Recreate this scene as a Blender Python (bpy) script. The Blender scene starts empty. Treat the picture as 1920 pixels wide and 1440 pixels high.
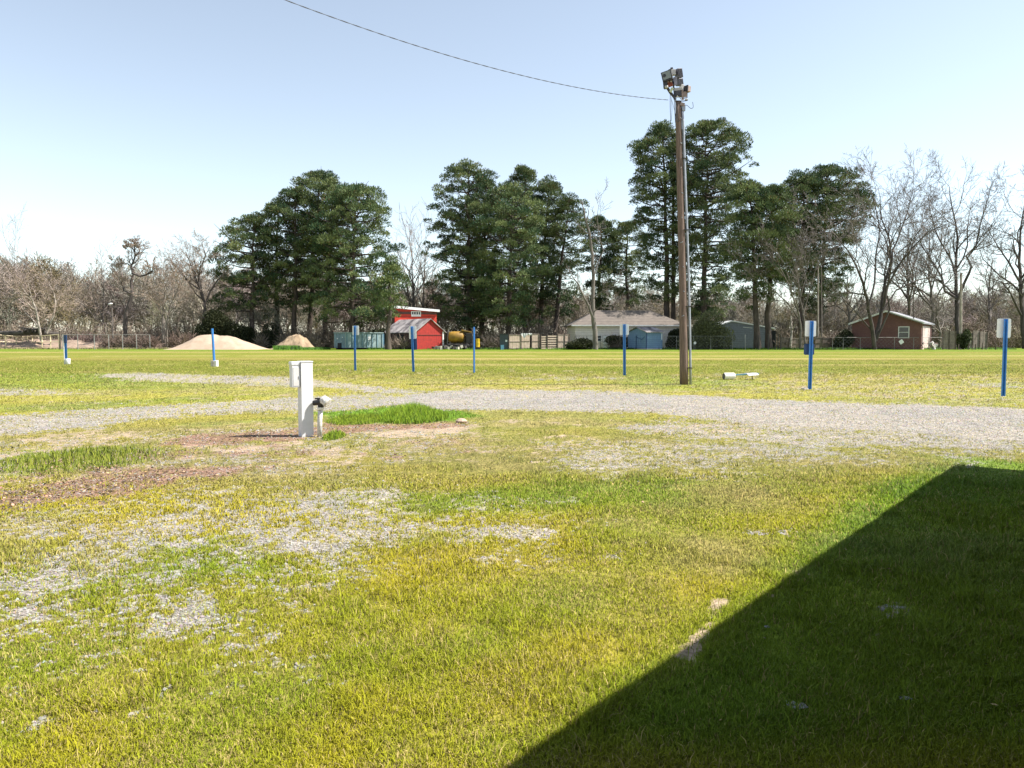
import bpy, math, random
import numpy as np
from mathutils import Vector, Matrix
PI = math.pi
scene = bpy.context.scene
COL = scene.collection
CAMH = 1.6; F = 1440.0; PITCH = math.atan(84/1440)
cs, sn = math.cos(PITCH), math.sin(PITCH)

# ------------------------------------------------------------------ layout helpers
def P(px, py, Y):
    "point on the plane Y = const seen in the direction of photo pixel (px, py)"
    u = (px-960)/F; v = -(py-720)/F
    dy = cs + sn*v; dz = -sn + cs*v
    k = Y/dy
    return (u*k, Y, CAMH+dz*k)
def G(px, py):
    "ground point under photo pixel (px, py)"
    u = (px-960)/F; v = -(py-720)/F
    dy = cs + sn*v; dz = -sn + cs*v
    k = -CAMH/dz
    return (u*k, dy*k, 0.0)
def GX(px, Y):
    return ((px-960)/F*Y, Y, 0.0)

# ------------------------------------------------------------------ tagging
def tag(o, label=None, cat=None, group=None, kind=None):
    if label: o['label'] = label
    if cat: o['category'] = cat
    if group: o['group'] = group
    if kind: o['kind'] = kind
    return o
def root(name, label, cat, loc=(0,0,0), group=None, rot=(0,0,0)):
    o = bpy.data.objects.new(name, None); COL.objects.link(o)
    o.location = loc; o.rotation_euler = rot; o.empty_display_size = .2
    return tag(o, label, cat, group)

# ------------------------------------------------------------------ mesh builder
class MB:
    def __init__(s): s.v = []; s.f = []
    def add(s, vs, fs):
        b = len(s.v); s.v += [tuple(v) for v in vs]; s.f += [tuple(i+b for i in f) for f in fs]
        return s
    def box(s, c, size, rot=None):
        hx, hy, hz = size[0]/2, size[1]/2, size[2]/2
        vs = []
        for x in (-hx, hx):
            for y in (-hy, hy):
                for z in (-hz, hz):
                    p = Vector((x, y, z))
                    if rot is not None: p = rot @ p
                    vs.append((p.x+c[0], p.y+c[1], p.z+c[2]))
        return s.add(vs, [(0,1,3,2),(4,6,7,5),(0,4,5,1),(2,3,7,6),(0,2,6,4),(1,5,7,3)])
    def tube(s, pts, radii, n=8, cap=True):
        pts = [Vector(p) for p in pts]
        if not hasattr(radii, '__len__'): radii = [radii]*len(pts)
        d = (pts[-1]-pts[0]).normalized() if (pts[-1]-pts[0]).length > 1e-6 else Vector((0,0,1))
        up = Vector((1,0,0)) if abs(d.x) < .8 else Vector((0,1,0))
        vs = []; fs = []
        for i, p in enumerate(pts):
            a = pts[max(0,i-1)]; b = pts[min(len(pts)-1,i+1)]
            t = (b-a).normalized()
            e1 = t.cross(up).normalized(); e2 = t.cross(e1)
            for k in range(n):
                an = 2*PI*k/n
                q = p + (e1*math.cos(an)+e2*math.sin(an))*radii[i]
                vs.append(q)
        for i in range(len(pts)-1):
            for k in range(n):
                k2 = (k+1) % n
                fs.append((i*n+k, i*n+k2, (i+1)*n+k2, (i+1)*n+k))
        if cap:
            fs.append(tuple(range(n))[::-1]); fs.append(tuple((len(pts)-1)*n+k for k in range(n)))
        return s.add(vs, fs)
    def prism(s, poly, ext):
        "closed polygon (list of 3d points) extruded by vector ext"
        n = len(poly); e = Vector(ext)
        vs = [Vector(p) for p in poly] + [Vector(p)+e for p in poly]
        fs = [tuple(range(n))[::-1], tuple(range(n, 2*n))]
        for k in range(n):
            k2 = (k+1) % n
            fs.append((k, k2, n+k2, n+k))
        return s.add(vs, fs)
    def lathe(s, prof, c=(0,0,0), n=16, rot=None):
        vs = []; fs = []
        for r, z in prof:
            for k in range(n):
                a = 2*PI*k/n; p = Vector((r*math.cos(a), r*math.sin(a), z))
                if rot is not None: p = rot @ p
                vs.append(p+Vector(c))
        for i in range(len(prof)-1):
            for k in range(n):
                k2 = (k+1) % n
                fs.append((i*n+k, i*n+k2, (i+1)*n+k2, (i+1)*n+k))
        fs.append(tuple(range(n))[::-1]); fs.append(tuple((len(prof)-1)*n+k for k in range(n)))
        return s.add(vs, fs)
    def build(s, name, m, parent=None, off=(0,0,0), bevel=0, smooth=False):
        me = bpy.data.meshes.new(name)
        me.from_pydata([(v[0]-off[0], v[1]-off[1], v[2]-off[2]) for v in s.v], [], s.f)
        me.materials.append(m)
        import bmesh
        bm = bmesh.new(); bm.from_mesh(me); bmesh.ops.recalc_face_normals(bm, faces=bm.faces); bm.to_mesh(me); bm.free()
        if smooth:
            me.polygons.foreach_set('use_smooth', [True]*len(me.polygons))
        me.update()
        o = bpy.data.objects.new(name, me); COL.objects.link(o)
        if parent: o.parent = parent
        if bevel:
            b = o.modifiers.new('bevel', 'BEVEL'); b.width = bevel; b.segments = 2; b.limit_method = 'ANGLE'
        return o

def np_mesh(name, verts, faces, m, col=None, parent=None, extra=None, smooth=False):
    "verts (N,3); faces (M,k) with one k; col (N,3) per point"
    verts = np.asarray(verts, dtype=np.float32); faces = np.asarray(faces, dtype=np.int32)
    me = bpy.data.meshes.new(name)
    me.vertices.add(len(verts)); me.vertices.foreach_set('co', verts.ravel())
    k = faces.shape[1]
    me.loops.add(faces.size); me.loops.foreach_set('vertex_index', faces.ravel())
    me.polygons.add(len(faces))
    me.polygons.foreach_set('loop_start', np.arange(0, faces.size, k, dtype=np.int32))
    me.polygons.foreach_set('loop_total', np.full(len(faces), k, dtype=np.int32))
    if smooth: me.polygons.foreach_set('use_smooth', np.ones(len(faces), dtype=bool))
    me.update(calc_edges=True)
    if col is not None:
        a = me.attributes.new('col', 'FLOAT_COLOR', 'POINT')
        a.data.foreach_set('color', np.hstack([col, np.ones((len(col),1))]).astype(np.float32).ravel())
    if extra:
        for nm, arr in extra.items():
            a = me.attributes.new(nm, 'FLOAT', 'POINT'); a.data.foreach_set('value', arr.astype(np.float32).ravel())
    me.materials.append(m)
    o = bpy.data.objects.new(name, me); COL.objects.link(o)
    if parent: o.parent = parent
    return o

# ------------------------------------------------------------------ materials
def newmat(name):
    m = bpy.data.materials.new(name); m.use_nodes = True
    nt = m.node_tree; nt.nodes.clear()
    out = nt.nodes.new('ShaderNodeOutputMaterial')
    b = nt.nodes.new('ShaderNodeBsdfPrincipled')
    nt.links.new(b.outputs[0], out.inputs[0])
    return m, nt, b
def N(nt, t, **kw):
    n = nt.nodes.new(t)
    for k, v in kw.items():
        if k in n.inputs.keys(): n.inputs[k].default_value = v
        else: setattr(n, k, v)
    return n
def mixcol(nt, a, b, fac, mode='MIX'):
    n = nt.nodes.new('ShaderNodeMix'); n.data_type = 'RGBA'; n.blend_type = mode
    for i, x in ((6, a), (7, b), (0, fac)):
        if hasattr(x, 'is_linked') or hasattr(x, 'links'): nt.links.new(x, n.inputs[i])
        else: n.inputs[i].default_value = (*x, 1) if hasattr(x, '__len__') else x
    return n.outputs[2]
def mat(name, c1, c2=None, scale=8, rough=.7, metal=0, bump=0, bscale=None, stretch=(1,1,1), spec=.5, detail=6):
    m, nt, b = newmat(name)
    b.inputs['Roughness'].default_value = rough; b.inputs['Metallic'].default_value = metal
    b.inputs['Specular IOR Level'].default_value = spec
    tc = N(nt, 'ShaderNodeTexCoord'); mp = N(nt, 'ShaderNodeMapping'); mp.inputs['Scale'].default_value = stretch
    nt.links.new(tc.outputs['Object'], mp.inputs[0])
    c2 = c2 or tuple(x*.75 for x in c1)
    nz = N(nt, 'ShaderNodeTexNoise', Scale=scale, Detail=detail, Roughness=.6)
    nt.links.new(mp.outputs[0], nz.inputs['Vector'])
    rp = N(nt, 'ShaderNodeValToRGB'); rp.color_ramp.elements[0].position = .35; rp.color_ramp.elements[1].position = .65
    rp.color_ramp.elements[0].color = (*c2, 1); rp.color_ramp.elements[1].color = (*c1, 1)
    nt.links.new(nz.outputs[0], rp.inputs[0]); nt.links.new(rp.outputs[0], b.inputs['Base Color'])
    if bump:
        n2 = N(nt, 'ShaderNodeTexNoise', Scale=bscale or scale*3, Detail=5)
        nt.links.new(mp.outputs[0], n2.inputs['Vector'])
        bp = N(nt, 'ShaderNodeBump', Strength=bump, Distance=.02)
        nt.links.new(n2.outputs[0], bp.inputs['Height']); nt.links.new(bp.outputs[0], b.inputs['Normal'])
    return m
def siding(name, c1, c2, period=.2, axis='Z', rough=.7, strength=.5, noise=3):
    "boards: groove lines along one axis plus weather noise"
    m, nt, b = newmat(name); b.inputs['Roughness'].default_value = rough
    tc = N(nt, 'ShaderNodeTexCoord'); sx = N(nt, 'ShaderNodeSeparateXYZ')
    nt.links.new(tc.outputs['Object'], sx.inputs[0])
    def mth(op, a, bb=None):
        n = nt.nodes.new('ShaderNodeMath'); n.operation = op
        for i, x in enumerate((a, bb)):
            if x is None: continue
            if hasattr(x, 'links'): nt.links.new(x, n.inputs[i])
            else: n.inputs[i].default_value = x
        return n.outputs[0]
    fr = mth('FRACT', mth('DIVIDE', sx.outputs[axis], period))
    nz = N(nt, 'ShaderNodeTexNoise', Scale=noise, Detail=8, Roughness=.65)
    nt.links.new(tc.outputs['Object'], nz.inputs['Vector'])
    rp = N(nt, 'ShaderNodeValToRGB'); rp.color_ramp.elements[0].position = .3; rp.color_ramp.elements[1].position = .7
    rp.color_ramp.elements[0].color = (*c2, 1); rp.color_ramp.elements[1].color = (*c1, 1)
    nt.links.new(nz.outputs[0], rp.inputs[0])
    line = mth('LESS_THAN', fr, .09)
    c = mixcol(nt, rp.outputs[0], tuple(x*.35 for x in c2), mth('MULTIPLY', line, .8))
    nt.links.new(c, b.inputs['Base Color'])
    bp = N(nt, 'ShaderNodeBump', Strength=strength, Distance=.03)
    nt.links.new(fr, bp.inputs['Height']); nt.links.new(bp.outputs[0], b.inputs['Normal'])
    return m
def foliage_mat(name, trans=.35, rough=.6, up=0):
    m = bpy.data.materials.new(name); m.use_nodes = True; nt = m.node_tree; nt.nodes.clear()
    out = nt.nodes.new('ShaderNodeOutputMaterial')
    at = N(nt, 'ShaderNodeAttribute', attribute_name='col')
    b = nt.nodes.new('ShaderNodeBsdfPrincipled'); b.inputs['Roughness'].default_value = rough
    b.inputs['Specular IOR Level'].default_value = .12
    tr = nt.nodes.new('ShaderNodeBsdfTranslucent'); mx = nt.nodes.new('ShaderNodeMixShader')
    mx.inputs[0].default_value = trans
    nt.links.new(at.outputs['Color'], b.inputs['Base Color']); nt.links.new(at.outputs['Color'], tr.inputs['Color'])
    if up:      # blades bend and fray: their shading normals lean towards the turf's own
        ge = nt.nodes.new('ShaderNodeNewGeometry'); a = nt.nodes.new('ShaderNodeVectorMath'); a.operation = 'SCALE'; a.inputs['Scale'].default_value = 1-up
        c = nt.nodes.new('ShaderNodeVectorMath'); c.operation = 'ADD'; c.inputs[1].default_value = (0,0,up); d = nt.nodes.new('ShaderNodeVectorMath'); d.operation = 'NORMALIZE'
        nt.links.new(ge.outputs['Normal'], a.inputs[0]); nt.links.new(a.outputs[0], c.inputs[0]); nt.links.new(c.outputs[0], d.inputs[0]); nt.links.new(d.outputs[0], b.inputs['Normal'])
    nt.links.new(b.outputs[0], mx.inputs[1]); nt.links.new(tr.outputs[0], mx.inputs[2]); nt.links.new(mx.outputs[0], out.inputs[0])
    return m

M = {}
M['bark_pine'] = mat('bark_pine', (.10,.075,.06), (.035,.027,.022), 3, .9, bump=.6, stretch=(1,1,.25))
M['bark_grey'] = mat('bark_grey', (.22,.19,.165), (.10,.085,.075), 3, .9, bump=.4, stretch=(1,1,.3))
M['bark_pale'] = mat('bark_pale', (.42,.37,.32), (.17,.14,.12), 2.5, .9, bump=.4, stretch=(1,1,.3))
M['bark_snag'] = mat('bark_snag', (.19,.165,.145), (.09,.077,.066), 2.5, .9, bump=.5, stretch=(1,1,.3))
M['bark_dark'] = mat('bark_dark', (.10,.08,.075), (.04,.033,.03), 3, .9, bump=.4, stretch=(1,1,.3))
M['twig_grey'] = mat('twig_grey', (.20,.17,.16), (.12,.10,.09), 2, .9)
M['twig_tan'] = mat('twig_tan', (.38,.29,.23), (.22,.17,.14), 2, .9)
M['twig_brown'] = mat('twig_brown', (.17,.12,.08), (.09,.065,.045), 2, .9)
M['foliage'] = foliage_mat('foliage_needles', .12, .6)
M['grass'] = foliage_mat('grass_blade', .3, .6, up=.78)
M['litter'] = foliage_mat('leaf_litter', .1, .8)
M['stone'] = foliage_mat('gravel_stone', 0, .85)
M['woodland'] = foliage_mat('woodland_bark', 0, .9)
M['white_paint'] = mat('white_paint', (.66,.665,.68), (.60,.60,.61), 6, .45, bump=.05)
M['white_flat'] = mat('white_flat', (.60,.59,.58), (.50,.48,.46), 6, .7)
M['pvc'] = mat('pvc', (.80,.79,.76), (.42,.38,.33), 26, .45, bump=.1)
M['black_iron'] = mat('black_iron', (.025,.023,.024), (.012,.011,.012), 12, .45, bump=.2)
M['blue_post'] = mat('blue_post_paint', (.03,.21,.60), (.05,.16,.42), 9, .38, metal=.1, bump=.05)
M['blue_pale'] = mat('blue_faded_paint', (.22,.45,.62), (.15,.34,.52), 6, .5)
M['blue_dark'] = mat('dark_blue_sign', (.018,.055,.17), (.012,.04,.12), 6, .5)
M['sign_back'] = mat('sign_aluminium', (.80,.79,.78), (.70,.69,.68), 7, .5)
M['concrete'] = mat('concrete', (.50,.46,.40), (.30,.27,.23), 12, .9, bump=.4)
M['white_plastic'] = mat('white_plastic', (.78,.75,.68), (.66,.62,.54), 7, .5)
M['wood_pole'] = mat('pole_wood', (.21,.145,.115), (.085,.058,.046), 5, .85, bump=.7, bscale=20, stretch=(6,6,.35))
M['galv'] = mat('galvanised', (.36,.38,.43), (.26,.28,.32), 6, .55, metal=.5)
M['lamp_dark'] = mat('lamp_dark_housing', (.035,.033,.045), (.015,.014,.018), 8, .5)
M['lamp_grey'] = mat('lamp_grey_housing', (.15,.145,.18), (.09,.085,.11), 8, .5, metal=.2)
M['lamp_tan'] = mat('lamp_tan_housing', (.30,.22,.19), (.18,.13,.11), 8, .6)
M['lamp_white'] = mat('lamp_white_metal', (.45,.44,.43), (.22,.21,.21), 12, .5)
M['lamp_rust'] = mat('lamp_rusty', (.28,.07,.035), (.12,.03,.02), 14, .8)
M['wire'] = mat('wire_black', (.03,.04,.06), (.02,.025,.04), 20, .6)
m, nt, b = newmat('lamp_glass'); b.inputs['Base Color'].default_value = (.19,.21,.20,1); b.inputs['Roughness'].default_value = .15
M['lamp_glass'] = m
M['metal_fence'] = mat('fence_cream_paint', (.78,.64,.44), (.55,.43,.28), 4, .6)
M['wire_fence'] = mat('fence_galvanised', (.36,.35,.34), (.22,.21,.20), 4, .6, metal=.4)
M['wire_dark'] = mat('fence_dark', (.05,.045,.04), (.03,.027,.025), 4, .7)
M['sand'] = mat('sand', (.42,.32,.24), (.34,.25,.18), .8, .95, bump=.5, bscale=4)
M['dirt'] = mat('dirt_heap', (.34,.25,.16), (.18,.125,.075), 1.2, .95, bump=.8, bscale=4)
M['bank'] = mat('bank_soil', (.34,.25,.19), (.18,.125,.09), .5, .95, bump=.8, bscale=3)
M['dumpster'] = mat('dumpster_paint', (.24,.32,.32), (.15,.21,.21), 1.2, .55, bump=.1)
M['dumpster_end'] = mat('dumpster_end_paint', (.15,.26,.30), (.09,.15,.18), 1.5, .6)
M['red_siding'] = siding('red_siding', (.46,.024,.015), (.24,.015,.012), .35, 'X')
M['red_siding_h'] = siding('red_barn_siding', (.60,.045,.020), (.42,.028,.015), .9, 'Z')
M['maroon_shade'] = siding('dark_plank_shade', (.12,.05,.04), (.06,.03,.025), .3, 'Y')  # red walls' shaded sides painted darker; also the dark band and batten
M['roof_metal'] = mat('roof_white_metal', (.80,.80,.82), (.68,.68,.70), 2, .4, metal=.1)
M['roof_grey'] = mat('roof_grey_metal', (.36,.36,.38), (.24,.24,.26), 1.2, .6)
M['roof_mottled'] = mat('roof_weathered', (.50,.45,.44), (.07,.06,.07), .7, .85, bump=.3, detail=9)
M['shingle'] = siding('shingle_roof', (.18,.15,.128), (.11,.093,.08), .45, 'Z', .95, .3, 1.5)
M['house_white'] = siding('house_white_siding', (.72,.64,.60), (.60,.53,.50), .3, 'Z', .7, .3)
M['trim_white'] = mat('trim_white', (.80,.78,.76), (.66,.64,.62), 3, .6)
M['blue_siding'] = siding('shed_blue_siding', (.17,.27,.42), (.11,.19,.31), .3, 'Z', .7, .4)
M['grey_siding'] = siding('barn_grey_siding', (.20,.215,.27), (.13,.14,.18), .3, 'Z', .6, .4)
M['dark_open'] = mat('dark_interior', (.02,.02,.022), (.012,.012,.013), 2, .9)
M['window_glass'] = mat('window_glass', (.05,.06,.075), (.03,.035,.045), 1, .12)
M['yellow'] = mat('yellow_paint', (.36,.20,.02), (.15,.08,.012), 1.2, .6)
M['rust_dark'] = mat('dark_machinery', (.06,.05,.045), (.02,.018,.018), 2.5, .8)
M['tyre'] = mat('tyre_rubber', (.02,.02,.02), (.035,.033,.03), 3, .9)
M['pale_wood'] = siding('pale_board', (.60,.49,.39), (.36,.27,.21), .3, 'X', .85, .4, 2)
M['old_wood'] = siding('weathered_board', (.30,.24,.205), (.13,.105,.09), .22, 'X', .9, .5, 2)
M['post_wood'] = mat('post_wood', (.13,.10,.08), (.05,.04,.032), 4, .9, bump=.3)
M['skirt'] = mat('dark_skirting', (.05,.07,.08), (.03,.04,.05), 3, .7)
M['ivy_bark'] = mat('white_snag', (.62,.55,.50), (.08,.07,.05), 3, .9, bump=.5)
M['log'] = mat('fallen_log', (.035,.03,.028), (.09,.075,.065), 2, .9, bump=.5)
M['rag'] = mat('litter_paper', (.45,.45,.44), (.22,.22,.21), 18, .8)
# brick
m, nt, b = newmat('brick_wall'); b.inputs['Roughness'].default_value = .85
tc = N(nt, 'ShaderNodeTexCoord'); mp = N(nt, 'ShaderNodeMapping'); mp.inputs['Rotation'].default_value = (PI/2,0,0)
nt.links.new(tc.outputs['Object'], mp.inputs[0])
bk = N(nt, 'ShaderNodeTexBrick', Scale=2.6); bk.inputs['Color1'].default_value = (.23,.10,.082,1); bk.inputs['Color2'].default_value = (.15,.065,.055,1)
bk.inputs['Mortar'].default_value = (.22,.16,.15,1); bk.inputs['Mortar Size'].default_value = .012
nt.links.new(mp.outputs[0], bk.inputs['Vector'])
nz = N(nt, 'ShaderNodeTexNoise', Scale=.8, Detail=5); nt.links.new(tc.outputs['Object'], nz.inputs['Vector'])
c = mixcol(nt, bk.outputs[0], (.12,.055,.055), nz.outputs[0])
nt.links.new(c, b.inputs['Base Color']); M['brick'] = m

# ------------------------------------------------------------------ numpy noise
def _hash(ix, iy, seed):
    h = (ix.astype(np.int64)*374761393 + iy.astype(np.int64)*668265263 + seed*1442695041) & 0xffffffff
    h = ((h ^ (h >> 13))*1274126177) & 0xffffffff
    return ((h ^ (h >> 16)) & 0xffff)/65535.0
def vnoise(x, y, seed=0):
    ix = np.floor(x); iy = np.floor(y); fx = x-ix; fy = y-iy
    fx = fx*fx*(3-2*fx); fy = fy*fy*(3-2*fy)
    a = _hash(ix,iy,seed); b = _hash(ix+1,iy,seed); c = _hash(ix,iy+1,seed); d = _hash(ix+1,iy+1,seed)
    return (a*(1-fx)+b*fx)*(1-fy)+(c*(1-fx)+d*fx)*fy
def fbm(x, y, sc, seed=0, octv=4):
    s = 0; a = .5; t = 0
    for i in range(octv):
        s = s + a*vnoise(x*sc+17.3*i, y*sc-9.1*i, seed+i); t += a; a *= .55; sc *= 2.03
    return s/t
def sstep(a, b, x):
    t = np.clip((x-a)/(b-a), 0, 1); return t*t*(3-2*t)

# ------------------------------------------------------------------ ground layout, polygons from ground points
def poly_mask(X, Y, pts, soft):
    pg = [G(*p)[:2] for p in pts]
    inside = np.zeros(X.shape, bool); dist = np.full(X.shape, 1e9)
    n = len(pg)
    # anisotropic measure: depth counts less the farther away
    for i in range(n):
        x1, y1 = pg[i]; x2, y2 = pg[(i+1) % n]
        cond = ((y1 > Y) != (y2 > Y))
        with np.errstate(divide='ignore', invalid='ignore'):
            xi = (x2-x1)*(Y-y1)/((y2-y1) if abs(y2-y1) > 1e-9 else 1e-9)+x1
        inside ^= cond & (X < xi)
        dx, dy = x2-x1, y2-y1; L2 = dx*dx+dy*dy+1e-12
        t = np.clip(((X-x1)*dx+(Y-y1)*dy)/L2, 0, 1)
        dist = np.minimum(dist, np.hypot(X-x1-t*dx, Y-y1-t*dy))
    sd = np.where(inside, dist, -dist)
    return sstep(-soft, soft, sd)

GRAVEL = [  # (polygon, edge softness m, density)
 ([(640,772),(690,757),(780,738),(900,730),(1100,733),(1300,742),(1500,752),(1700,758),(1930,768),(2500,800),(2500,860),(1930,826),(1750,818),(1500,806),(1300,784),(1150,772),(1000,770),(900,772),(850,768),(740,762)], .7, .98),
 ([(150,702),(300,699),(420,703),(560,708),(700,722),(800,735),(760,742),(620,728),(500,724),(380,718),(240,714)], .8, .72),
 ([(-200,800),(0,780),(130,770),(300,762),(430,752),(560,744),(720,738),(760,748),(700,768),(600,772),(480,772),(330,784),(200,802),(80,812),(-200,835)], .6, .66),
 ([(-100,728),(60,728),(160,734),(120,741),(-100,742)], .9, .5),
 ([(150,752),(300,757),(350,762),(150,760)], .8, .35),
 ([(1250,790),(1500,800),(1750,815),(1950,824),(1950,850),(1700,842),(1500,838),(1300,818),(1150,800)], .5, .62),
 ([(-100,960),(60,955),(200,935),(330,940),(500,908),(640,903),(760,912),(800,960),(930,975),(1060,975),(1065,1005),(900,1015),(760,1030),(640,1068),(540,1050),(430,1090),(440,1150),(400,1190),(300,1218),(200,1200),(90,1225),(-100,1240)], .55, .54),
 ([(-100,900),(300,900),(640,890),(860,900),(1100,960),(1100,1020),(900,1060),(600,1130),(480,1260),(200,1300),(-100,1330)], .8, .345),
 ([(980,830),(1300,815),(1930,845),(1930,868),(1700,870),(1500,880),(1300,905),(1040,900)], .5, .34),
 ([(-100,830),(560,800),(900,790),(900,850),(500,900),(-100,930)], .5, .33),
 ([(1300,700),(1930,700),(1930,765),(1500,745),(1300,728)], 2.0, .27),
 ([(330,1120),(420,1110),(430,1180),(320,1215),(200,1200),(230,1150)], .25, .66),
 ([(560,930),(700,915),(770,930),(720,960),(640,1000),(700,1020),(630,1066),(540,1050),(420,1010),(300,1000)], .35, .60),
 ([(1020,860),(1130,830),(1330,820),(1550,830),(1600,850),(1450,862),(1330,885),(1180,890),(1060,885)], .4, .50),
 ([(820,985),(1000,975),(1060,985),(1050,1008),(900,1010)], .15, .6),
 ([(1000,930),(1100,925),(1120,940),(1010,945)], .15, .5),
 ([(1400,990),(1490,985),(1500,1000),(1420,1010)], .12, .48),
 ([(1620,1130),(1700,1130),(1720,1150),(1650,1160)], .06, .6),
 ([(1770,850),(1820,855),(1800,880),(1740,878)], .2, .5),
 ([(1640,760),(1930,748),(1930,742),(1700,745)], .5, .3),
 ([(1780,720),(1930,716),(1930,728),(1850,728)], .7, .55),
 ([(950,708),(1180,706),(1180,712),(1000,714)], .5, .45),
]
SAND = [
 ([(560,690),(1000,690),(1300,700),(1930,715),(1930,765),(1300,742),(900,730),(760,735),(560,725)], 2.0, .33),
 ([(-100,730),(500,730),(740,738),(560,745),(-100,780)], 1.0, .30),
 ([(-100,815),(300,798),(600,785),(900,785),(960,810),(860,850),(520,890),(-100,960)], .6, .46),
 ([(500,820),(900,800),(1300,800),(1500,830),(1000,880),(600,900)], .8, .36),
 ([(700,812),(780,803),(880,798),(915,800),(860,812),(780,820),(700,826)], .12, .85),
 ([(310,842),(360,830),(430,836),(500,828),(560,824),(560,838),(430,852),(360,852)], .2, .8),
 ([(240,900),(330,885),(450,866),(462,872),(380,890),(280,905)], .12, .85),
 ([(120,895),(180,885),(260,890),(180,910),(110,915)], .12, .6),
 ([(0,815),(160,805),(300,800),(450,795),(560,790),(560,800),(400,812),(200,828),(0,845)], .5, .55),
 ([(500,855),(700,835),(840,815),(860,820),(700,845),(520,868)], .15, .6),
 ([(1345,1115),(1374,1120),(1366,1148),(1332,1200),(1300,1243),(1276,1232),(1296,1190),(1322,1150)], .05, .85),
 ([(1478,1068),(1512,1060),(1514,1070),(1485,1082)], .03, .9),
 ([(1350,690),(1930,706),(1930,760),(1500,742),(1330,720)], 1.5, .38),
 ([(880,780),(1300,785),(1500,805),(1300,815),(950,795)], .5, .42),
]
LEAF = [
 ([(-100,870),(200,850),(500,830),(640,850),(480,900),(200,960),(-100,990)], .4, .36),
 ([(600,830),(900,820),(950,840),(700,870)], .4, .26),
 ([(300,820),(400,812),(560,802),(600,793),(760,796),(850,792),(870,800),(740,810),(600,814),(560,825),(430,834),(310,842)], .2, .85),
 ([(-50,930),(60,905),(150,885),(330,872),(440,868),(440,880),(330,905),(240,930),(100,945),(-50,950)], .2, .85),
 ([(350,905),(420,880),(480,875),(470,890),(400,915),(300,930)], .2, .5),
 ([(440,850),(560,830),(600,845),(480,875)], .25, .35),
]
LUSH_SHADE = [
 ([(960,1430),(1300,1180),(1480,1030),(1640,920),(1760,860),(2300,880),(2600,1440)], .35, .85),  # building's shade painted into the turf, plus greener grass at its edge
 ([(600,772),(700,768),(770,760),(860,774),(900,780),(840,792),(720,794),(600,794)], .25, 1.0),
 ([(-50,850),(80,838),(200,836),(280,842),(240,870),(100,885),(-50,895)], .4, .6),
 ([(-50,700),(200,700),(380,720),(420,728),(150,732),(-50,725)], 1.2, .40),
 ([(-50,765),(250,750),(450,742),(560,735),(400,752),(200,764),(-50,778)], .6, .35),
 ([(280,1020),(430,1000),(540,1060),(520,1110),(420,1090),(300,1080)], .25, .55),
 ([(660,930),(800,930),(1000,900),(1300,905),(1300,950),(1000,960),(800,965)], .4, .5),
 ([(1180,700),(1350,708),(1450,722),(1300,735),(1150,730)], .6, .3),
 ([(380,800),(600,785),(860,776),(860,772),(600,780),(350,795)], .4, .4),
]
def ground_masks(X, Y):
    w = .35+.006*np.abs(Y)
    wx = (fbm(X, Y, .9, 11)-.5)*2*w*1.3 + (fbm(X, Y, 4, 13, 3)-.5)*.35
    wy = (fbm(X, Y, .9, 21)-.5)*2*w*1.3 + (fbm(X, Y, 4, 23, 3)-.5)*.35
    near = np.clip((Y-3)/8, .22, 1)
    Xw, Yw = X+wx*near, Y+wy*near
    def comb(lst):
        r = np.zeros(X.shape)
        for pts, soft, dens in lst:
            r = np.maximum(r, poly_mask(Xw, Yw, pts, soft)*dens)
        return r
    g = comb(GRAVEL); s = comb(SAND); l = comb(LEAF); lush_shade = comb(LUSH_SHADE)
    n1 = fbm(X, Y, 1.6, 31, 5); n2 = fbm(X, Y, 7, 41, 3)
    n3 = fbm(X, Y, 24, 45, 2)
    pat = .22*n1+.30*n2+.48*n3
    q = (pat-.5)/.10
    gr = sstep(-.9, 1.1, q+(g-.465)*4.6)      # patchy where density is under one
    gr = np.where(g < .03, 0, gr)
    sa = sstep(-.9, .9, (.5*fbm(X,Y,2.3,51)+.25*n2+.25*n3-.5)/.10+(s-.60)*4.6); sa = np.where(s < .05, 0, sa)
    le = sstep(-.9, 1.2, (.5*fbm(X,Y,3.2,61)+.25*n2+.25*n3-.5)/.10+(l-.50)*4.8); le = np.where(l < .05, 0, le)
    return gr, sa, le, lush_shade
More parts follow.
